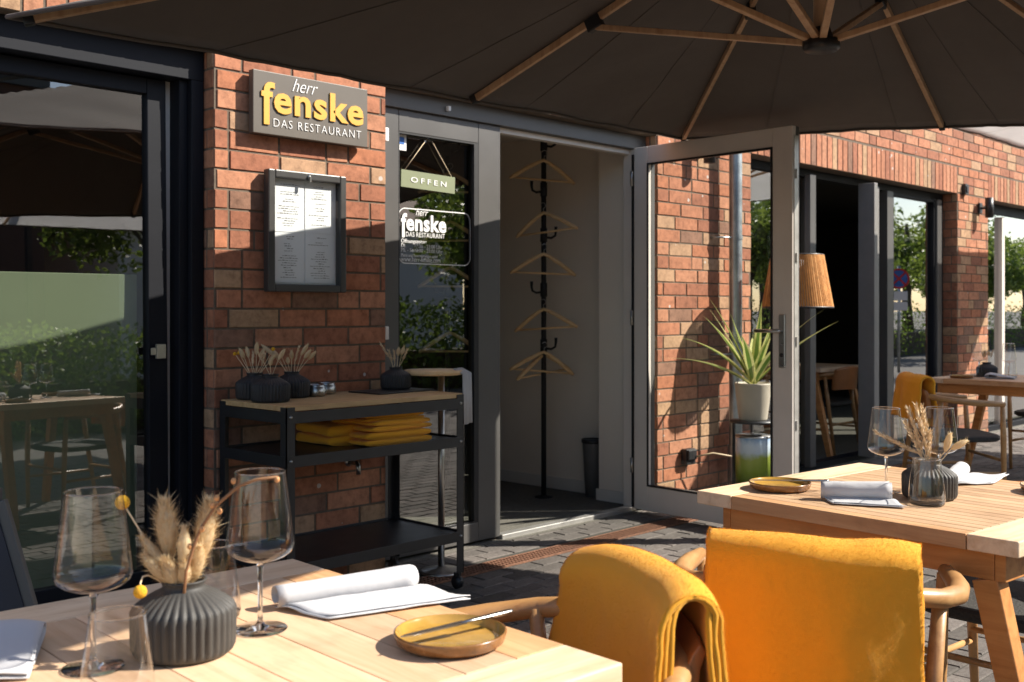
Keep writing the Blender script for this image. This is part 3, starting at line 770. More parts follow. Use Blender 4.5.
for s in spec: leaf(a, *s)
for k in range(3): leaf(a, rg.uniform(0,6.28), rg.uniform(.35,.55), R(rg.uniform(55,82)), rg.uniform(.1,.4), .03)
a.build('foliage', M['leaf_var'], P)

# ------------------------------------------------------------------ workbench trolley
BX0, BX1, BY0, BY1 = 2.378, 3.315, 3.50, 3.98
Wb = empty('service_trolley', (BX0, BY0, 0), 0, 'black metal three tier trolley with a wooden top against the brick pillar', 'trolley')
w_, d_ = BX1-BX0, BY1-BY0
a = MB()
for i in range(5): a.box(.004, w_-.004, .004+i*(d_-.008)/5+.0005, .004+(i+1)*(d_-.008)/5-.0005, .852, .873)
a.build('wooden_top', M['bench_top'], Wb, bevel=.0015)
for (x, y) in ((0,0),(w_-.04,0),(0,d_-.04),(w_-.04,d_-.04)):
    a = MB(); sx = 0 if x == 0 else .036; sy = 0 if y == 0 else .036
    a.box(x, x+.04, y+sy, y+sy+.004, .075, .868); a.box(x+sx, x+sx+.004, y, y+.04, .075, .868)
    o = a.build('leg', M['black_metal'], Wb)
    c = MB(); c.tube([(x+.02-.011,y+.02,.032),(x+.02+.011,y+.02,.032)], .03, 16); c.box(x+.004,x+.036,y+.012,y+.028,.055,.076); c.bar((x+.02,y+.02,.07),(x+.02,y+.02,.035),.03,.01); c.build('castor', M['black_metal'], o)
for z, nm in ((.805,'top_frame'),(.635,'middle_shelf'),(.215,'bottom_shelf')):
    a = MB()
    a.box(.004, w_-.004, -.002, .002, z, z+.045); a.box(.004, w_-.004, d_-.002, d_+.002, z, z+.045)
    a.box(-.002, .002, .004, d_-.004, z, z+.045); a.box(w_-.002, w_+.002, .004, d_-.004, z, z+.045)
    if nm != 'top_frame': a.box(.003, w_-.003, .003, d_-.003, z+.030, z+.036)
    a.build(nm, M['black_metal'], Wb, bevel=.001)
# bolts
a = MB()
for z in (.83,.66,.24):
    for x in (.02, w_-.02): a.lathe([(.007,0),(.006,.004),(.0001,.005)], 8, M=Matrix.Translation((x,-.002,z)) @ Matrix.Rotation(R(90),4,'X'))
a.build('bolt', M['steel'], Wb)

# ------------------------------------------------------------------ vases and dried flowers
def vase(loc, scale, label, mat, group='ribbed black vases', rz=0):
    t = empty('ribbed_vase', loc, rz, label, 'vase', group)
    a = MB(); S_ = scale
    prof = [(.001,0),(.069,0),(.0735,.004),(.0745,.012),(.0752,.045),(.0752,.064),(.0722,.0705),(.062,.0785),(.049,.087),(.037,.0935),(.032,.097),(.030,.100),(.033,.106),(.034,.109),(.031,.109),(.027,.104),(.026,.08),(.055,.06),(.055,.01),(.001,.01)]
    a.lathe([(r*S_, z*S_) for r, z in prof], 216, flute=36, amp=.034, fr=(.006*S_,.093*S_))
    a.build('vase_body', mat, t)
    return t
def tail(mb, base, tip, r, n_hair=260, rg=None, hair=.012):
    """fuzzy seed head between two points"""
    base = Vector(base); tip = Vector(tip); ax = (tip-base); L_ = ax.length; ax.normalize()
    a = ax.cross(Vector((0,0,1)));
    if a.length < .1: a = ax.cross(Vector((1,0,0)))
    a.normalize(); b = ax.cross(a)
    n = 9; vs = []; fs = []
    rad = lambda s: r*(math.sin(math.pi*min(1,s*.93+.05))**.7)
    for i in range(n+1):
        s = i/n
        for k in range(10):
            w = k*math.pi/5; vs.append(base+ax*L_*s+(a*math.cos(w)+b*math.sin(w))*rad(s)*.85)
    for i in range(n):
        for k in range(10): fs.append((i*10+k, i*10+(k+1)%10, (i+1)*10+(k+1)%10, (i+1)*10+k))
    mb.add(vs, fs, True, .5)
    for _ in range(n_hair):
        s = rg.random(); w = rg.uniform(0, 6.283); d = a*math.cos(w)+b*math.sin(w)
        p0 = base+ax*L_*s+d*rad(s)*.7; dirn = (d*rg.uniform(.4,1)+ax*rg.uniform(.5,1.3)+Vector((rg.uniform(-.3,.3),)*3)).normalized()
        h = hair*rg.uniform(.4,1.0)*(1.9 if rg.random() < .12 else 1); sd = dirn.cross(d)
        if sd.length < .01: sd = a.copy()
        sd.normalize(); wd = .00028+.00035*hair/.012
        mb.add([p0-sd*wd, p0+sd*wd, p0+dirn*h], [(0,1,2)], False, rg.random())
def stem(mb, pts, r=.0012): mb.tube(pts, r, 6)
def curve(p0, p1, bow, n=6):
    p0 = Vector(p0); p1 = Vector(p1); bow = Vector(bow)
    return [p0.lerp(p1, i/n) + bow*math.sin(math.pi*i/n) for i in range(n+1)]
def spikelet(mb, p0, p1, r, rg, n=60, hair=.008):
    p0 = Vector(p0); p1 = Vector(p1); ax = (p1-p0); L_ = ax.length; ax.normalize()
    for i in range(n):
        s = i/n; w = rg.uniform(0,6.283)
        a = ax.cross(Vector((.3,.5,.8))).normalized(); b = ax.cross(a)
        d = (a*math.cos(w)+b*math.sin(w)); q = p0+ax*L_*s
        t = (d*.6+ax).normalized(); sd = t.cross(d).normalized(); rr = r*(1-.5*s)
        mb.add([q, q+t*hair*.5+sd*rr*.35, q+t*hair*1.2, q+t*hair*.5-sd*rr*.35], [(0,1,2,3)], False, rg.random())
    mb.tube([p0, p1], r*.25, 6)

# camera-right direction in the horizontal plane, to lay out the bouquets
CR = Vector((.6947,-.7193,0)); CF = Vector((.7193,.6947,0))
def off(r, z, f=0): return CR*r + CF*f + Vector((0,0,z))
def bouquet(loc, label, items, seed=1, n_hair=260):
    t = empty('dried_flowers', loc, 0, label, 'dried flowers', 'dried flower bunches')
    rg = random.Random(seed)
    for it in items:
        kind, p, q = it[0], Vector(it[1]), Vector(it[2])
        a = MB()
        if kind == 'tail':
            stem(a, curve(off(rg.uniform(-.01,.01),-.03), p, off(0,0)*.0)); s = a.build('stem', M['beige_grass'], t)
            h = MB(); tail(h, p, q, it[3], it[4] if len(it) > 4 else n_hair, rg, hair=it[3]*1.0); h.build('seed_head', M['tail'], s)
        elif kind == 'ball':
            stem(a, curve(off(0,-.03), q, p)); s = a.build('stem', M['beige_grass'], t)
            h = MB(); h.ball(q, it[3], 12); h.build('flower_ball', M['yellow'], s)
        elif kind == 'ear':
            stem(a, [off(rg.uniform(-.01,.01),-.02), p]); s = a.build('stem', M['beige_grass'], t)
            h = MB(); spikelet(h, p, q, it[3], rg, it[4] if len(it) > 4 else 60, it[3]*1.5); h.build('grass_ear', M['beige_grass'], s)
    return t

# table A vase and bouquet
vase((.795,1.429,.752), .96, 'large ribbed charcoal vase between the wine glasses on the front left table', M['vase'])
bq = bouquet((.795,1.429,.855), 'fuzzy bunny tails, yellow balls and a budded twig in the front left table vase', [
    ('tail', off(-.020,.030), off(-.029,.116), .0165, 1100),
    ('tail', off(.006,.012,-.01), off(.004,.080,-.012), .0125, 300),
    ('tail', off(.022,.025,.01), off(.035,.112,.01), .016, 1500),
    ('ball', off(0,.0), off(-.085,.114,-.01), .0105),
    ('ball', off(-.02,.03), off(-.044,-.003,-.055), .0095),
    ('tail', off(-.014,.005,-.01), off(-.058,.066,-.01), .010, 700),
    ('tail', off(-.012,.0,-.02), off(-.052,.040,-.02), .011, 700),
    ('tail', off(-.002,-.006,-.02), off(-.022,.036,-.022), .014, 900),
    ('tail', off(.01,-.004,.0), off(.030,.052,-.012), .013, 900),
    ('tail', off(.004,-.006,-.02), off(.010,.034,-.02), .012, 700),
], 5)
# the twig with buds
a = MB(); rg = random.Random(2)
tp = [off(.008,-.03,-.03),off(.013,.02,-.03),off(.022,.05,-.03),off(.033,.08,-.03),off(.055,.113,-.03),off(.086,.140,-.03),off(.112,.150,-.03),off(.142,.154,-.03)]
a.tube(tp, [.0022,.0022,.0024,.0024,.0023,.0022,.0020,.0018], 8); tw = a.build('twig', M['twig'], bq)
for q in (off(.036,.080,-.033), off(.050,.113,-.03), off(.056,.124,-.03), off(.080,.148,-.03), off(.142,.150,-.03), off(.018,.055,-.03), off(.060,.105,-.03)):
    h = MB(); h.ball(q, .0038, 8, 1.2); h.build('bud', M['berry'], tw)

# bench vases
VG = 'small black vases on the trolley'
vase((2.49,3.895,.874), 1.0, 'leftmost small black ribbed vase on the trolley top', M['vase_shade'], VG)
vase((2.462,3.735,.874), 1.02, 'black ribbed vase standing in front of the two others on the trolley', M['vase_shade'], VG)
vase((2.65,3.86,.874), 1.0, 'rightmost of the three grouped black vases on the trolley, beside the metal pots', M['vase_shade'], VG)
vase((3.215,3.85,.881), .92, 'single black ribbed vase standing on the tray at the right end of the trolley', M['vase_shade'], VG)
def small_bouquet(loc, label, seed, n=7, spread=.12, h=.125, yellow=True):
    rg = random.Random(seed); items = []
    for i in range(n):
        an = -1+2*i/(n-1); ln = rg.uniform(.6,1.15)
        p = off(an*spread*.45, h*.45*ln, rg.uniform(-.01,.01)); q = off(an*spread*ln, h*ln, rg.uniform(-.02,.02))
        k = rg.random()
        if k < .45: items.append(('tail', p.lerp(q,.3), q, .011, 90))
        elif k < .55 and yellow: items.append(('ball', off(0,.0), q, .008))
        else: items.append(('ear', p, q, .009, 46))
    return bouquet(loc, label, items, seed)
small_bouquet((2.49,3.895,.975), 'dried grasses and a yellow ball in the leftmost trolley vase', 21, 10)
small_bouquet((2.462,3.735,.977), 'two pale bunny tails in the foremost trolley vase', 22, 3, .05, .10, False)
small_bouquet((2.65,3.86,.975), 'dried grass bunch fanning right out of the vase beside the metal pots', 23, 9, .12, .11)
small_bouquet((3.215,3.85,.97), 'short dried bunny tails and buds in the vase on the tray', 24, 6, .07, .12)
# metal pots, tray
for i, (x, y, lb) in enumerate(((2.755,3.83,'left brushed metal candle pot beside the black vases on the trolley'),(2.86,3.90,'right brushed metal candle pot on the trolley top'))):
    t = empty('candle_pot', (x,y,.874), 0, lb, 'candle pot', 'metal candle pots')
    a = MB(); a.lathe([(.001,0),(.034,0),(.042,.008),(.042,.022),(.038,.040),(.035,.044),(.037,.050),(.033,.050),(.031,.044),(.035,.03),(.030,.008),(.001,.008)], 28); a.build('pot_body', M['steel'], t)
    a = MB(); a.lathe([(.001,.032),(.034,.034)], 20); a.build('candle_wax', M['white_cloth'], t)
t = empty('menu_tray', (3.15,3.80,.874), R(4), 'thin dark tray with papers at the right end of the trolley top', 'tray')
a = MB(); a.box(-.17,.17,-.105,.105,0,.006); a.build('tray_plate', M['black_metal'], t, bevel=.002)

# folded blankets on middle shelf
def folded(name, loc, w, d, h, label, seed, grp):
    rg = random.Random(seed); t = empty(name, loc, R(rg.uniform(-4,4)), label, 'blanket', grp)
    a = MB()
    nl = 2
    for k in range(nl):
        z0 = h*k/nl; hh = h/nl*.97
        n = 20; m_ = 18; vs = []; fs = []
        for i in range(m_+1):
            y = -d/2 + d*i/m_
            for j in range(n):
                w_a = 2*math.pi*j/n
                ex = abs(math.cos(w_a))**.38*(1 if math.cos(w_a)>0 else -1); ez = abs(math.sin(w_a))**.62*(1 if math.sin(w_a)>0 else -1)
                x = ex*w/2*(1+.03*math.sin(k*2.3+seed)); z = z0+hh/2+ez*hh/2
                nn_ = noise.noise(Vector((x*9,y*9,z*14+seed)))*.012
                vs.append((x+nn_, y+noise.noise(Vector((x*7+5,y*9,seed)))*.008, z+nn_*.5))
        for i in range(m_):
            for j in range(n): fs.append((i*n+j,i*n+(j+1)%n,(i+1)*n+(j+1)%n,(i+1)*n+j))
        fs.append(tuple(range(n))[::-1]); fs.append(tuple(m_*n+j for j in range(n)))
        a.add(vs, fs, True)
    a.build('folded_layers', M['mustard'], t)
    return t
FG = 'folded mustard blankets on the trolley shelf'
folded('folded_blanket', (2.985,3.69,.672), .35, .30, .058, 'folded mustard blanket at the bottom of the pile on the trolley shelf', 1, FG)
folded('folded_blanket', (2.995,3.69,.730), .34, .28, .044, 'folded mustard blanket in the middle of the pile on the trolley shelf', 2, FG)
folded('folded_blanket', (2.985,3.70,.773), .32, .26, .028, 'thin folded mustard blanket on top of the pile on the trolley shelf', 3, FG)
folded('folded_blanket', (2.80,3.80,.672), .17, .26, .085, 'small folded mustard blanket left of the pile on the trolley shelf', 4, FG)

# bistro stand beside the trolley
t = empty('bistro_table', (3.452,3.80,0), 0, 'small bistro table with chrome column and round foot between trolley and door side glass', 'table')
a = MB(); a.lathe([(.001,0),(.10,0),(.105,.006),(.09,.014),(.03,.022),(.022,.03),(.0001,.03)], 36); a.build('foot', M['steel'], t)
a = MB(); a.tube([(0,0,.02),(0,0,.94)], .016, 16); a.build('column', M['steel'], t)
a = MB(); a.lathe([(.001,.94),(.135,.94),(.14,.945),(.14,.958),(.135,.962),(.001,.962)], 40, (-.05,.0,0)); a.build('table_top', M['hanger'], t)
a = MB()
for i in range(12):
    x0 = -.05+.10*i/12; x1 = -.05+.10*(i+1)/12; f = lambda x: -.155+.006*math.sin(x*90)
    a.add([(x0,f(x0),.71),(x1,f(x1),.71),(x1,f(x1)+.004,.945),(x0,f(x0)+.004,.945),(x1,f(x1)+.05,.968),(x0,f(x0)+.05,.968)], [(0,1,2,3),(3,2,4,5)], True)
o = a.build('hand_towel', M['white_cloth'], solid=.006); o.location = (3.43,3.81,0); o.rotation_euler = (0,0,R(30)); tag(o, 'white towel hanging over the edge of the small bistro table', 'towel')

# ------------------------------------------------------------------ tables
def make_table(loc, rz, W_, D_, label, name='terrace_table', H_=.75, ns=0, mats=('teak','teak_mid')):
    """local: x across, y along the slats"""
    t = empty(name, loc, rz, label, 'table', 'slatted wooden terrace tables')
    th_ = .036; e = .115
    a = MB()
    a.box(-W_/2, W_/2, D_/2-e, D_/2, H_-th_, H_); a.build('end_board', M['teak_x'], t, bevel=.003); a = MB(); a.box(-W_/2, W_/2, -D_/2, -D_/2+e, H_-th_, H_); a.build('end_board', M['teak_x'], t, bevel=.003)
    a = MB(); n = ns or int(round(W_/.066)); sw = W_/n; gp_ = .0008 if n < 12 else .0013
    for i in range(n): 
        a.box(-W_/2+i*sw+(gp_ if i else 0), -W_/2+(i+1)*sw-(gp_ if i<n-1 else 0), -D_/2+e+.002, D_/2-e-.002, H_-th_, H_-.0005, mi=1 if i in (0, n-1) else 0)
    a.build('slatted_top', [M[mats[0]], M[mats[1]]], t, bevel=.0012)
    a = MB()
    a.box(-W_/2+.05, W_/2-.05, -D_/2+.05, -D_/2+.075, H_-.106, H_-th_-.001); a.box(-W_/2+.05, W_/2-.05, D_/2-.075, D_/2-.05, H_-.106, H_-th_-.001)
    a.box(-W_/2+.05, -W_/2+.075, -D_/2+.076, D_/2-.076, H_-.106, H_-th_-.001); a.box(W_/2-.075, W_/2-.05, -D_/2+.076, D_/2-.076, H_-.106, H_-th_-.001)
    a.build('apron', M['teak_dark'], t, bevel=.002)
    for sx in (-1,1):
        for sy in (-1,1):
            a = MB(); a.bar((sx*(W_/2-.078),sy*(D_/2-.10),H_-.108),(sx*(W_/2-.055),sy*(D_/2+.06),0), .05,.06, up=(0,1,0), w2=.042, h2=.045); a.build('leg', M['teak_dark'], t, bevel=.003)
    return t
rzA = R(4)     # the front left table
# right-far corner at (1.247,1.812)
WA, DA = .86, .87
def center_from(corner, rz, W_, D_, sx, sy):
    c, s = math.cos(rz), math.sin(rz); x, y = sx*W_/2, sy*D_/2
    return (corner[0]-(x*c-y*s), corner[1]-(x*s+y*c), 0)
RA = R(-3.0)
cA = center_from((1.247,1.812), RA, WA, DA, 1, 1)
make_table(cA, RA, WA, DA, 'sunlit wooden table at the front left, cropped by the photo edge', ns=9)
RB = R(-5.0)
WB, DB = .82, .875
cB = center_from((2.486,1.695), RB, WB, DB, -1, 1)
make_table(cB, RB, WB, DB, 'sunlit wooden table at the front right, in front of the open glass door', ns=20, mats=('teak_slat','teak_mid'))
make_table((8.13,2.80,0), R(-3), .82, .92, 'shaded wooden table far right beside the brick pier')

# ------------------------------------------------------------------ tableware
def wine_glass(loc, label, s=1.0):
    t = empty('wine_glass', loc, 0, label, 'wine glass', 'wine glasses on the tables')
    a = MB(); a.lathe([(r*s,z*s) for r,z in [(.004,.103),(.012,.1045),(.026,.108),(.040,.114),(.049,.121),(.0525,.129),(.052,.137),(.049,.16),(.0455,.19),(.0415,.22),(.0385,.244)]], 56); a.build('bowl', M['glassware'], t)
    a = MB(); a.tube([(.0385*s*math.cos(k*math.pi/24),.0385*s*math.sin(k*math.pi/24),.244*s) for k in range(48)], .0010*s, 8, closed=True); a.build('rim', M['solid_glass'], t)
    a = MB(); a.lathe([(r*s,z*s) for r,z in [(.0001,.0),(.041,.0),(.042,.0012),(.040,.0022),(.018,.004),(.007,.0075),(.0042,.014),(.0038,.03),(.0036,.07),(.0042,.095),(.008,.102),(.0001,.1035)]], 40); a.build('stem_and_foot', M['solid_glass'], t)
    return t
def tumbler(loc, label, s=1.0, h=.118):
    t = empty('tumbler', loc, 0, label, 'water glass', 'water tumblers on the tables')
    a = MB(); a.lathe([(.044*s,.006),(.0455*s,.012),(.0445*s,.03),(.040*s,.07),(.0355*s,.10),(.0335*s,h)], 48); a.build('glass_wall', M['glassware'], t)
    a = MB(); a.tube([(.0335*s*math.cos(k*math.pi/24),.0335*s*math.sin(k*math.pi/24),h) for k in range(48)], .0011, 8, closed=True); a.build('rim', M['solid_glass'], t)
    a = MB(); a.lathe([(.0001,0),(.040*s,0),(.044*s,.004),(.044*s,.009),(.038*s,.010),(.0001,.008)], 40); a.build('glass_base', M['solid_glass'], t)
    return t
wine_glass((.673,1.456,.751), 'wine glass left of the vase on the front left table')
wine_glass((.934,1.445,.751), 'wine glass right of the vase on the front left table, beside the white roll')
tumbler((.915,1.555,.751), 'water tumbler directly behind the vase on the front left table')
tumbler((.625,1.285,.751), 'nearest water tumbler, cropped at the bottom edge on the front left table')
wine_glass((2.823,1.31,.751), 'wine glass left of the vase on the front right table', .93)
wine_glass((2.964,1.221,.751), 'wine glass right of the vase on the front right table', .92)
tumbler((2.71,1.15,.751), 'water tumbler in front of the vase on the front right table', 1.0, .115)
vase((2.81,1.185,.752), .90, 'ribbed charcoal vase behind the tumbler on the front right table', M['vase'])
bouquet((2.81,1.185,.848), 'pale grass ears and two bunny tails in the front right table vase', [
    ('ear', off(-.02,.03), off(-.055,.135), .010, 110), ('ear', off(-.012,.04), off(-.035,.145), .010, 110), ('ear', off(0,.04), off(-.015,.14,.01), .010, 110),
    ('ear', off(-.004,.02), off(-.03,.11,-.01), .010, 90), ('ear', off(-.03,.02), off(-.14,.075), .009, 130), ('ear', off(-.005,.0), off(.002,.075), .010, 80), ('ear', off(-.02,.01), off(-.06,.10,.01), .010, 90),
    ('tail', off(.025,.03,-.04), off(.04,.078,-.04), .011, 160), ('tail', off(.045,.035,-.03), off(.088,.058,-.03), .010, 160),
], 9)
def plate(loc, label, r=.083):
    t = empty('side_plate', loc, 0, label, 'plate', 'small mustard glazed plates')
    a = MB(); a.lathe([(.0001,.008),(r*.80,.008),(r*.88,.010),(r*.945,.0185),(r*.97,.0205)], 56); a.build('plate_well', M['glaze'], t)
    a = MB(); a.lathe([(r*.97,.0206),(r,.0200),(r*1.0,.017),(r*.96,.006),(r*.86,.0),(.0001,.0)], 56); a.build('plate_rim', M['glaze_rim'], t)
    return t
plate((1.09,1.18,.751), 'mustard side plate with a knife on the front left table', .084)
plate((2.66,1.54,.751), 'mustard side plate with a knife at the left corner of the front right table', .084)
plate((3.12,.975,.751), 'mustard side plate at the photo edge on the front right table', .084)
def knife(p0, p1, label):
    p0 = Vector(p0); p1 = Vector(p1); d = (p1-p0); L_ = d.length
    t = empty('table_knife', p0, math.atan2(d.y,d.x), label, 'knife', 'table knives'); t.rotation_euler = (0, -math.asin(d.z/L_), math.atan2(d.y,d.x))
    a = MB(); a.add([(0,-.001,0),(.02,-.008,0),(L_*.55,-.010,0),(L_*.55,.004,0),(0.01,.003,0),(0,-.001,.0018),(.02,-.008,.0018),(L_*.55,-.010,.002),(L_*.55,.004,.002),(.01,.003,.0018)], [(4,3,2,1,0),(5,6,7,8,9),(0,1,6,5),(1,2,7,6),(2,3,8,7),(3,4,9,8),(4,0,5,9)]); a.build('blade', M['steel'], t)
    a = MB(); a.tube([(L_*.52,-.003,.001),(L_*.62,-.003,.001),(L_*.97,-.003,.001),(L_,-.003,.001)], [.003,.0042,.0055,.003], 12, sq=.7); a.build('knife_handle', M['steel'], t)
knife((1.005,1.195,.775), (1.205,1.165,.779), 'steel knife lying across the plate on the front left table')
knife((2.60,1.60,.775), (2.73,1.43,.777), 'steel knife lying across the plate on the front right table')

def rolled(loc, rz, length, label, tail_len=.11, skew=.05, r=.022, layers=2, name='rolled_menu', seed=0, lift=.0):
    """sheet rolled at one side, the rest lies flat; local x = axis, tail towards -y"""
    t = empty(name, loc, rz, label, 'napkin', 'white rolled napkins')
    for q in range(layers):
        prof = []
        rr = r*(1-.12*q)
        for i in range(30):
            a_ = R(-90) + R(400)*(1-i/29.0) ; k = rr*(.55+.45*i/29.0) if i < 29 else rr
            prof.append((-k*math.cos(a_)*1.15, r+ k*math.sin(a_)))
        prof = [(y, z) for y, z in prof]
        last = prof[-1]
        for i in range(1, 9): prof.append((last[0]-tail_len*(1-.08*q)*i/8, .002+.0025*q+ .004*math.sin(i*.8)*(i<8)+lift*i/8))
        vs = []; fs = []; n = len(prof); m_ = 14
        for j in range(m_+1):
            s = j/m_; x = (s-.5)*length
            for i, (y, z) in enumerate(prof):
                k = max(0, (i-29))/8
                sc = 1+ .12*(s-.5)
                vs.append((x*(1-.0*k)+skew*k + .006*q, y*sc + .004*noise.noise(Vector((x*12,y*10,seed+q))), max(.001,z*(sc if i<30 else 1)) + .002*abs(noise.noise(Vector((x*15,i*.3,seed+q))))))
        for j in range(m_):
            for i in range(n-1): fs.append((j*n+i, j*n+i+1, (j+1)*n+i+1, (j+1)*n+i))
        a = MB(); a.add(vs, fs, True); a.build('cloth_fold', M['white_cloth'], t, solid=.0016)
    return t
# roll on table A
pA0, pA1 = Vector((1.035,1.515,0)), Vector((1.225,1.395,0))
rolled((1.135,1.495,.752), R(-14), .25, 'white rolled napkin beside the right wine glass on the front left table', .12, .05, .021, 2, 'rolled_napkin', 1)
rolled((3.13,1.245,.752), R(12), .20, 'white rolled napkin with a flat sheet behind the vase on the front right table', .11, .10, .022, 2, 'rolled_napkin', 5)
def soft_fold(loc, rz, w, d, h, label, seed):
    t = empty('folded_napkin', loc, rz, label, 'napkin', 'white folded napkins')
    for q in range(1):
        prof = []
        n = 26
        for i in range(n+1):
            s = i/n
            if s < .45: y = -d*.5+d*s/.45; z = .004
            elif s < .62: a_ = R(-90)+R(180)*(s-.45)/.17; y = d*.5+ .5*h*math.cos(a_); z = .004+h/2+h/2*math.sin(a_)
            else: y = d*.5-d*(s-.62)/.38*(1-.1*q); z = .004+h*(1-.55*((s-.62)/.38)**1.3)+.006*math.sin(s*12)
            prof.append((y, z*(1-.25*q)))
        vs = []; fs = []; m_ = 16; L_ = len(prof)
        for j in range(m_+1):
            s = j/m_; x = (s-.5)*w
            for y, z in prof: vs.append((x+.05*y*(1 if q else -1)*.6, y+.008*noise.noise(Vector((x*14,seed,z*20))), max(.001, z*(1-.30*abs(2*s-1)**3)+.003*noise.noise(Vector((x*20,y*20,seed+q))))))
        for j in range(m_):
            for i in range(L_-1): fs.append((j*L_+i,j*L_+i+1,(j+1)*L_+i+1,(j+1)*L_+i))
        a = MB(); a.add(vs, fs, True); a.build('cloth_fold', M['white_cloth'], t, solid=.002)
rolled((2.64,1.31,.752), R(-62), .17, 'white napkin loosely rolled at the front edge of the front right table', .09, .03, .026, 2, 'rolled_napkin', 3)
soft_fold((.565,1.60,.752), R(-30), .17, .20, .024, 'white folded napkin at the left photo edge on the front left table', 8)
soft_fold((8.0,2.85,.752), R(10), .13, .18, .03, 'white napkin on the shaded far table', 12)
soft_fold((8.25,2.55,.752), R(30), .13, .14, .045, 'bulky white napkin at the right end of the shaded far table', 14)
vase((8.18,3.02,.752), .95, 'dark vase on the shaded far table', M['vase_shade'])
small_bouquet((8.18,3.02,.85), 'dried flowers in the vase on the shaded far table', 31, 6, .06, .13)
tumbler((8.10,3.06,.751), 'left water tumbler on the shaded far table'); tumbler((8.20,2.86,.751), 'right water tumbler on the shaded far table')
wine_glass((8.30,3.12,.751), 'wine glass behind the vase on the shaded far table'); wine_glass((8.28,2.90,.751), 'wine glass right of the vase on the shaded far table')
plate((7.86,3.08,.751), 'side plate on the shaded far table')

# ------------------------------------------------------------------ chairs
def make_chair(loc, rz, label, mats='chair_wood'):
    t = empty('armchair', loc, rz, label, 'chair', 'hoop back wooden armchairs')
    wm = M[mats]
    # hoop rail: arms run round the back
    pts = []
    for x, y, z in [(-.275,.20,.655),(-.285,.10,.660),(-.288,0,.666),(-.278,-.10,.676),(-.245,-.19,.688),(-.18,-.245,.70),(-.09,-.272,.708),(0,-.28,.71),(.09,-.272,.708),(.18,-.245,.70),(.245,-.19,.688),(.278,-.10,.676),(.288,0,.666),(.285,.10,.660),(.275,.20,.655)]:
        pts.append((x,y,z))
    a = MB(); a.tube(pts, [.016,.021,.022,.021,.020,.020,.020,.020,.020,.020,.020,.021,.022,.021,.016], 14, sq=.95); a.build('hoop_rail', wm, t)
    # back rest pad above the rail
    a = MB(); n = 14; vs = []; fs = []
    for i in range(n+1):
        u = -1+2*i/n; x = .205*u; y = -.285+.045*u*u
        for z, dy in ((.56,.018),(.56,-.012),(.70,-.022),(.745,-.034),(.76,-.022),(.745,-.008),(.70,.006)):
            vs.append((x, y+dy, z - (.02*u*u if z>.7 else 0)))
    for i in range(n):
        for j in range(7): fs.append((i*7+j, i*7+(j+1)%7, (i+1)*7+(j+1)%7, (i+1)*7+j))
    fs.append(tuple(range(7))[::-1]); fs.append(tuple(n*7+j for j in range(7)))
    a.add(vs, fs, True); a.build('backrest', M['leather'] if mats=='chair_wood' else M[mats], t, bevel=.004)
    for s in (-1,1):
        a = MB(); a.tube([(s*.27,.19,.65),(s*.262,.20,.44),(s*.25,.21,0)], [.014,.018,.012], 12); a.build('leg', wm, t)
        a = MB(); a.tube([(s*.24,-.18,.69),(s*.22,-.20,.44),(s*.235,-.27,0)], [.014,.018,.012], 12); a.build('leg', wm, t)
    a = MB(); a.tube([(-.24,.205,.30),(.24,.205,.30)], .010, 10); a.tube([(-.225,-.22,.26),(.225,-.22,.26)], .010, 10); a.tube([(-.25,.20,.22),(-.23,-.22,.22)], .010, 10); a.tube([(.25,.20,.22),(.23,-.22,.22)], .010, 10)
    a.build('stretcher', wm, t)
    a = MB(); vs = []; fs = []; n = 28
    for z, s in ((.415,.94),(.425,1),(.445,1),(.452,.96)):
        for k in range(n):
            w = 2*math.pi*k/n; c, q = math.cos(w), math.sin(w)
            x = math.copysign(abs(c)**.55, c)*.265*s; y = math.copysign(abs(q)**.55, q)*.235*s
            vs.append((x, y, z))
    for j in range(3):
        for k in range(n): fs.append((j*n+k,j*n+(k+1)%n,(j+1)*n+(k+1)%n,(j+1)*n+k))
    fs.append(tuple(range(n))[::-1]); fs.append(tuple(3*n+k for k in range(n)))
    a.add(vs, fs, False); a.build('woven_seat', M['cord_weave'], t)
    return t
def face(dx, dy): return math.atan2(dy, dx) - R(90)
# chair A: faces the front left table (-X), chair B: faces the front right table (+X)
bA = Vector((1.475,1.11)); fA = Vector((-.91,.41)).normalized()
bB = Vector((1.89,1.03)); fB = Vector((.90,.44)).normalized()
chA = make_chair((bA.x+fA.x*.28, bA.y+fA.y*.28, 0), face(*fA), 'wooden armchair with draped mustard blanket tucked to the front left table')
chB = dup(chA, (bB.x+fB.x*.28, bB.y+fB.y*.28, 0), face(*fB), 'wooden armchair seen from behind, mustard blanket over its back, at the front right table')
chC = dup(chA, (3.20,1.10,0), face(-1,.05), 'wooden armchair with dark woven seat on the right side of the front right table')
chC.scale = (1,1,.95)
chD = dup(chA, (7.02,2.80,0), face(.70,-.71), 'shaded armchair with a blanket over its left side, before the far table')
chE = dup(chA, (8.98,2.80,0), face(-1,.05), 'shaded armchair behind the far table, with a tan leather back')

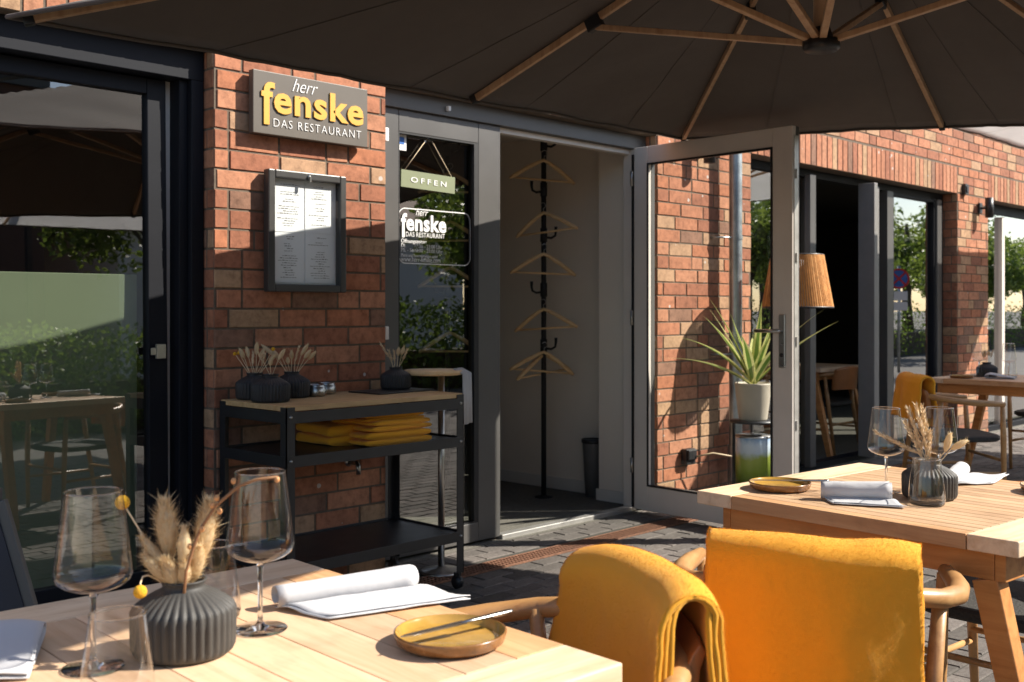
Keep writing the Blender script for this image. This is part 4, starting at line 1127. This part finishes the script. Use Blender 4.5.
def drape(name, parent_loc, rz, label, u0, u1, zf, zb, rad, y0, ztop, curve_=.045, seed=0, zslope=0, bow=.0, uf=.0, rnd_=.012, bf=.6, en=.006, flare=.02, thick=.014, layers=1):
    t = empty(name, parent_loc, rz, label, 'blanket', 'mustard blankets on the chairs')
    for q in range(layers):
        rr = rad - q*.0095
        nu, nv = 44, 60
        vs = []; fs = []
        zt = ztop - rr - q*.013*0
        Lf = zt-zf-q*.02; Lb = zt-zb-q*.015; arc = math.pi*rr; tot = Lf+arc+Lb
        for i in range(nu+1):
            s = i/nu; u = u0+(u1-u0)*s; xc = (u/.205)
            yc = y0+curve_*xc*xc*.9
            for j in range(nv+1):
                v = j/nv*tot
                if v < Lf: k = (Lf-v)/Lf; y = rr + flare*k*k + .03*k*math.sin(k*2.4); z = zt-(Lf-v)
                elif v < Lf+arc: a_ = (v-Lf)/rr; y = rr*math.cos(a_); z = zt+rr*math.sin(a_); k = 0
                else: k = (v-Lf-arc)/Lb; y = -rr - flare*bf*k; z = zt-(v-Lf-arc)
                w = noise.noise(Vector((u*6+seed, v*2.2, seed*1.7)))*.035*(.25+k) + noise.noise(Vector((u*13+v*5, v*7, seed)))*.006*(.4+k) + noise.noise(Vector((u*30, v*22, seed+q*4)))*.0018 + (q>0)*.002*noise.noise(Vector((u*9,v*12,q*7)))
                w += .006*math.sin(u*38+seed+v*3)*k
                edge = en*noise.noise(Vector((s*3+seed+q*5, v*5, 3))) + .002*noise.noise(Vector((q*3, v*30, seed)))
                xs = u + (edge if s < .05 or s > .95 else edge*.3) + .02*k*(s-.5) + uf*k*s
                zz = z + zslope*(s-.5) - rnd_*abs(2*s-1)**4*(1-k*.5)*(1 if s > .5 else .4) + .006*noise.noise(Vector((u*9, seed, 1)))
                sgn = 1 if y > 0 else -1
                vs.append((xs, yc + y + w*(1 if k > 0 else .3), zz))
        for i in range(nu):
            for j in range(nv): fs.append((i*(nv+1)+j, i*(nv+1)+j+1, (i+1)*(nv+1)+j+1, (i+1)*(nv+1)+j))
        a = MB(); a.add(vs, fs, True); bl = a.build('blanket_layer', M['mustard'], t, solid=thick)
        # short wool fibres standing out of the fleece
        if q == 0:
            h = MB(); rg = random.Random(seed); W1 = nv+1
            for _ in range(34000):
                i = rg.randrange(nu); j = rg.randrange(nv); p = Vector(vs[i*W1+j]); pu = Vector(vs[(i+1)*W1+j])-p; pv = Vector(vs[i*W1+j+1])-p
                if rg.random() < .12: i = rg.choice((0, nu-1)); p = Vector(vs[(0 if i == 0 else nu)*W1+j]); pu = Vector((0,0,0)); 
                nrm = (Vector(vs[(i+1)*W1+j])-Vector(vs[i*W1+j])).cross(pv).normalized()
                sgn = -1 if nrm.dot(Vector((0, p.y-y0, p.z-(ztop-.12)))) < 0 else 1
                b0 = p+pu*rg.random()+pv*rg.random()+nrm*sgn*thick*.5
                d = (nrm*sgn+Vector((rg.uniform(-.9,.9),rg.uniform(-.9,.9),rg.uniform(-.9,.9)))).normalized()
                sd = d.cross(pv).normalized()*.00022
                h.add([b0-sd, b0+sd, b0+d*rg.uniform(.002,.0058)], [(0,1,2)], False)
            h.build('wool_fibres', M['mustard'], bl)
    return t
# local frame of the chairs: y0 = rail line, blanket over the back pad
cl = lambda b, f: (b.x+f.x*.28, b.y+f.y*.28, 0)
drape('draped_blanket', cl(bA,fA), face(*fA), 'thick mustard blanket over the chair at the front left table', -.225, .18, .40, .36, .052, -.285, .826, seed=2, layers=3, thick=.009, uf=.15, rnd_=.022, bf=1.5)
drape('draped_blanket', cl(bB,fB), face(*fB), 'wide mustard blanket hanging flat down the back of the chair at the front right table', -.195, .200, .45, .33, .046, -.285, .808, seed=6, layers=2, thick=.010)
drape('draped_blanket', (7.02,2.80,0), face(.70,-.71), 'dim mustard blanket over the chair back before the far table', -.20, .20, .50, .55, .045, -.285, .83, seed=9, layers=1, thick=.012)

# ------------------------------------------------------------------ chalkboard at the left edge
t = empty('pavement_board', (.986,2.58,0), R(-46), 'black pavement board leaning at the left photo edge behind the table', 'board')
a = MB(); a.add([(-.62,0,.12),(.20,0,.0),(-.03,.0,.80),(-.55,.0,.80),(-.62,.03,.12),(.20,.03,.0),(-.03,.03,.80),(-.55,.03,.80)], [(0,1,2,3),(7,6,5,4),(0,4,5,1),(1,5,6,2),(2,6,7,3),(3,7,4,0)]); a.build('board_panel', M['board_black'], t)
a = MB(); a.bar((.205,.015,0),(-.025,.015,.80),.035,.022, up=(0,1,0)); a.bar((-.56,.015,.815),(-.02,.015,.815),.03,.022, up=(0,1,0)); a.build('board_frame', M['anthracite'], t, bevel=.003)

# ------------------------------------------------------------------ parasols
def parasol(name, c, az, ha, hb, z0, al, be, peak, hub, cm, label, ring=(.6,.385,.4), ribm='rib_wood', hbn=None, sag=.015, mast=None, ribv=0):
    t = empty(name, (c[0],c[1],0), 0, label, 'parasol', 'large square parasols')
    A = Vector((math.cos(az), math.sin(az), 0)); Bv = Vector((-math.sin(az), math.cos(az), 0))
    hbn = hbn or hb
    def P(u, v):    # u,v in -1..1 on the pyramid
        rr = max(abs(u), abs(v)); vb = v*(hb if v > 0 else hbn)
        e = z0 + al*(u/rr if rr else 0) + be*(v/rr if rr else 0)
        z = peak + (e-peak)*rr
        ang = math.atan2(v, u); s8 = abs(math.sin(ang*4))
        pull = 1 - sag*s8*rr
        wr_ = .014*noise.noise(Vector((u*5, v*5, 1)))*s8 + .006*noise.noise(Vector((u*17, v*17, 4)))*s8*rr
        return A*u*ha*pull + Bv*vb*pull + Vector((0,0,z - .03*s8*rr*(1-rr)*4 + wr_))
    a = MB(); n = 56; vs = []; fs = []
    for i in range(n+1):
        for j in range(n+1): vs.append(P(-1+2*i/n, -1+2*j/n))
    for i in range(n):
        for j in range(n): fs.append((i*(n+1)+j, (i+1)*(n+1)+j, (i+1)*(n+1)+j+1, i*(n+1)+j+1))
    a.add(vs, fs, True); a.build('canopy', cm, t, solid=.003)
    a = MB(); loop = [(-1+2*i/n,-1) for i in range(n)]+[(1,-1+2*i/n) for i in range(n)]+[(1-2*i/n,1) for i in range(n)]+[(-1,1-2*i/n) for i in range(n)]
    a.tube([P(*q)-Vector((0,0,.006)) for q in loop], .007, 8, closed=True); a.build('hem', M['canopy'], t)
    for k8 in range(16):
        a8 = math.pi*k8/8 + math.pi/16; cu, cv = math.cos(a8), math.sin(a8); m8 = max(abs(cu), abs(cv)); cu /= m8; cv /= m8
        if k8 % 2 == 0 or True:
            sm_ = MB(); sm_.tube([P(cu*q/12, cv*q/12)-Vector((0,0,.004)) for q in range(1,13)], .0025, 5, sq=.5); sm_.build('seam', cm, t)
    hubp = Vector((0,0,hub))
    k = 0
    for u, v in ((0,1),(1,1),(1,0),(1,-1),(0,-1),(-1,-1),(-1,0),(-1,1)):
        f = ring[0] if u == 0 else (ring[1] if v else ring[2])
        e = P(u*.985, (v+(ribv if (u, v) == (1, 0) else 0))*.985) - Vector((0,0,.022)); top = Vector((0,0,peak-.03))
        b = MB(); b.bar(top, e, .022, .030); rb = b.build('rib', M[ribm], t, bevel=.003)
        j = top.lerp(e, f)
        b = MB(); b.bar(hubp+ (j-hubp).normalized()*.05, j-Vector((0,0,.03)), .026, .022); b.build('strut', M[ribm], t, bevel=.003)
        b = MB(); d = (e-top).normalized(); b.bar(j-d*.035-Vector((0,0,.016)), j+d*.035-Vector((0,0,.016)), .036,.055); b.build('joint_bracket', M['black_metal'], rb, bevel=.004); b = MB(); b.bar(e-d*.03, e, .03,.04); b.build('rib_cap', M['black_metal'], rb, bevel=.004)
    b = MB(); b.lathe([(.001,hub-.025),(.055,hub-.025),(.066,hub-.015),(.066,hub+.012),(.045,hub+.02),(.03,hub+.06),(.001,hub+.06)], 24); b.build('hub', M['black_metal'], t)
    b = MB(); b.tube([(0,0,hub+.05),(0,0,peak)], .028, 14); b.build('centre_pole', M[ribm], t)
    if mast:
        mx, my = mast[0]-c[0], mast[1]-c[1]
        b = MB(); b.bar((mx,my,.06),(mx,my,2.75),.09,.06); b.build('mast', M['black_metal'], t)
        b = MB(); b.bar((mx,my,2.75),(0,0,peak+.14),.07,.05); b.bar((0,0,peak),(0,0,peak+.15),.05,.05); b.build('cantilever_arm', M['black_metal'], t)
        b = MB(); b.box(mx-.5,mx+.5,my-.5,my+.5,0,.06); b.build('foot_plate', M['black_metal'], t)
    return t
parasol('cantilever_parasol', (3.57,1.90), R(9), 2.142, 1.60, 2.103, .104, .080, 2.86, 2.20, M['canopy'], 'dark taupe parasol overhead with wood coloured ribs, spreading over the terrace', hbn=1.0, mast=(1.5,-1.1), ribv=.05)
parasol('cantilever_parasol', (10.12,1.75), 0, 2.02, 1.56, 2.64, 0, 0, 3.2, 2.6, M['canopy_light'], 'pale parasol beyond the dark one, its edge showing at the upper right', ring=(.5,.4,.5), mast=(10.4,-.9))
parasol('cantilever_parasol', (4.7,-2.9), R(5), 2.2, 1.5, 2.46, 0, 0, 3.0, 2.45, M['canopy_light'], 'pale parasol behind the photographer, mirrored in the left window', ring=(.5,.4,.5), mast=(5.6,-5.6))

# ------------------------------------------------------------------ interior pieces
a = MB(); a.box(.3, 2.13, 4.205, 4.225, .004, 1.39); tag(a.build('privacy_screen', M['pale_green'], bevel=.004), 'pale green low screen directly behind the left window glass', 'screen')
it = make_table((8.75,5.05,0), R(0), .8, 1.2, 'dark table inside the open far window')
for o in [x for x in bpy.data.objects if x.parent == it]: pass
ch1 = dup(chA, (8.1,4.95,0), face(1,0), 'chair inside the open far window beside the indoor table')
ch2 = dup(chA, (8.7,4.65,0), face(0,1), 'chair inside the far window in front of the indoor table')
vv = empty('bud_vase', (8.42,4.65,.751), 0, 'tiny clear vase with a green sprig on the indoor table', 'vase')
a = MB(); a.lathe([(.001,0),(.04,.0),(.042,.03),(.03,.08),(.018,.12),(.022,.16)], 24); a.build('vase_body', M['glassware'], vv)
a = MB(); rg = random.Random(8)
for k in range(26):
    p0 = Vector((rg.uniform(-.02,.05), rg.uniform(-.03,.01), .16+rg.random()*.22)); d = Vector((rg.uniform(-1,1),rg.uniform(-1,1),rg.uniform(0,1)))*.03
    a.add([p0,p0+d*.5+Vector((.006,0,0)),p0+d,p0+d*.5-Vector((.006,0,0))],[(0,1,2,3)])
a.tube([(0,0,.02),(.02,-.01,.36)], .0016, 6); a.build('sprig', M['tree'], vv)

# ------------------------------------------------------------------ behind the photographer (mirrored in the glass)
def leaves(mb, n, inside, size, rg):
    k = 0
    while k < n:
        p = inside(rg)
        if p is None: continue
        a_ = Vector((rg.uniform(-1,1),rg.uniform(-1,1),rg.uniform(-1,1))).normalized(); b = a_.cross(Vector((rg.uniform(-1,1),rg.uniform(-1,1),rg.uniform(-1,1))))
        if b.length < .1: continue
        b.normalize(); s = size*rg.uniform(.6,1.3)
        mb.add([p, p+a_*s*.5+b*s*.28, p+a_*s, p+a_*s*.5-b*s*.28], [(0,1,2,3)], False, rg.random()); k += 1
rg = random.Random(17)
a = MB()
def ins(rg):
    x = rg.uniform(-2, 20) if rg.random() < .8 else rg.uniform(20,48); top = (1.2 if x < 8.5 else 1.3)+.22*noise.noise(Vector((x*1.1,0,0)))+.15*noise.noise(Vector((x*4,5,0)))
    y = rg.choice((rg.uniform(-4.35,-4.1), rg.uniform(-5.2,-4.1))) + .25*noise.noise(Vector((x*2,0,3)))
    z = rg.uniform(.05, top+.15*rg.random()**3)
    return Vector((x, y, z))
leaves(a, 42000, ins, .085, rg)
hd_ = empty('hedge', (0,0,0), 0, 'leafy green hedge behind the photographer, mirrored in the window glass', 'hedge')
a.build('foliage', M['hedge'], hd_)
a = MB(); a.box(-2, 48, -4.95, -4.45, 0, .6); a.build('woody_core', M['bark'], hd_)
def tree(loc, h, cr, label, seed, n=7000, cz=.62):
    t = empty('tree', loc, 0, label, 'tree', 'trees behind the photographer'); rg = random.Random(seed)
    a = MB(); a.tube([(0,0,0),(.05,0,h*.25),(0,.05,h*.5),(.05,0,h*.8)], [.14,.11,.08,.03], 12)
    cl_ = []
    for k in range(12):
        w = rg.uniform(0,6.28); e = rg.uniform(-.2,1); rr = cr*rg.uniform(.35,.85)
        c = Vector((math.cos(w)*rr, math.sin(w)*rr, h*cz+e*cr*.7)); cl_.append((c, cr*rg.uniform(.3,.5)))
        a.tube([(0,0,h*.35+rg.random()*h*.2), c*.5+Vector((0,0,h*.3)), c], [.05,.03,.01], 7)
    a.build('trunk', M['bark'], t)
    b = MB()
    def ins2(rg):
        c, r = rg.choice(cl_); d = Vector((rg.gauss(0,1),rg.gauss(0,1),rg.gauss(0,1))); d.normalize(); return c+d*r*rg.uniform(.5,1.05)
    leaves(b, n, ins2, .14, rg); b.build('crown', M['tree'], t)
tree((13.2,-4.0,0), 4.2, 1.7, 'green tree behind the photographer, mirrored in the entrance side glass', 5, 9000, .55)
tree((9.5,-9.0,0), 5.0, 2.0, 'leafy tree beyond the hedge, mirrored beside the pale wall', 6, 7000)
tree((21.5,-5.0,0), 4.5, 1.9, 'tree far along the hedge, mirrored in the far window', 7, 7000)
_t = [o for o in bpy.data.objects if o.get('category') == 'tree'][0]
for i, (x, y, lb) in enumerate(((27,-6,'first'),(32,-8,'second'),(38,-6.5,'third'),(45,-9,'fourth'),(53,-7,'fifth'))):
    q = dup(_t, (x,y,0), i*1.3, 'tree mirrored in the far windows, %s of the far row along the street' % lb); q.scale = (1.1,1.1,1.05)
for i, (x, y, lb) in enumerate(((34,-16,'first'),(44,-18,'second'),(55,-16,'third'),(68,-20,'fourth'),(84,-20,'fifth'),(26,-20,'sixth'))):
    q = dup(_t, (x,y,0), i*2.1, 'tall tree mirrored far behind the terrace, %s of the back row' % lb); q.scale = (2.3,2.3,1.7)
bb = empty('neighbour_building', (0,-14,0), 0, 'brown rendered flat roofed building across the street, mirrored in the window', 'building')
a = MB(); a.box(-8, 9.3, -8, 0, 0, 6.3); a.build('wall', M['brown_build'], bb)
a = MB(); a.box(-8.1, 9.42, -8.1, .12, 6.3, 6.5); a.build('roof', M['anthracite'], bb)
for k in range(4):
    a = MB(); a.box(-6+k*4, -4.4+k*4, .002, .06, 3.6, 5.2); w = a.build('window', M['navy_frame'], bb)
bc = empty('street_house', (16,-15,0), R(-8), 'low pale rendered house across the street, mirrored in the glass', 'building')
a = MB(); a.box(-5, 7, -7, 0, 0, 3.6); a.build('wall', M['trim_white'], bc)
a = MB(); a.add([(-5.4,.4,3.6),(7.4,.4,3.6),(7.4,-7.4,3.6),(-5.4,-7.4,3.6),(-5.4,-3.5,5.4),(7.4,-3.5,5.4)], [(0,1,5,4),(2,3,4,5),(0,4,3),(1,2,5),(3,2,1,0)]); a.build('roof', M['rust'], bc)
# no parking sign
t = empty('no_parking_sign', (20.6,-1.0,0), math.atan2(.43,-.9)-R(90), 'round blue no stopping sign on a post, mirrored in the far window', 'road sign')
a = MB(); a.tube([(0,0,0),(0,0,2.1)], .03, 10); a.build('post', M['zinc'], t)
def disc(mb, r0, r1, y, z): mb.lathe([(r0,0),(r1,0)], 32, M=Matrix.Translation((0,y,z)) @ Matrix.Rotation(R(-90),4,'X'))
a = MB(); disc(a, .0001, .20, .04, 1.85); so_ = a.build('sign_disc', M['blue'], t)
a = MB(); disc(a, .165, .20, .044, 1.85); a.bar((-.12,.046,1.97),(.12,.046,1.73),.035,.004, up=(0,1,0)); a.bar((-.12,.048,1.73),(.12,.048,1.97),.035,.004, up=(0,1,0)); a.build('red_marking', M['red'], so_)
a = MB(); a.box(-.16,.16,.035,.042,1.42,1.60); a.box(-.16,.16,.035,.042,1.22,1.39); a.build('white_plate', M['white_paint'], t)
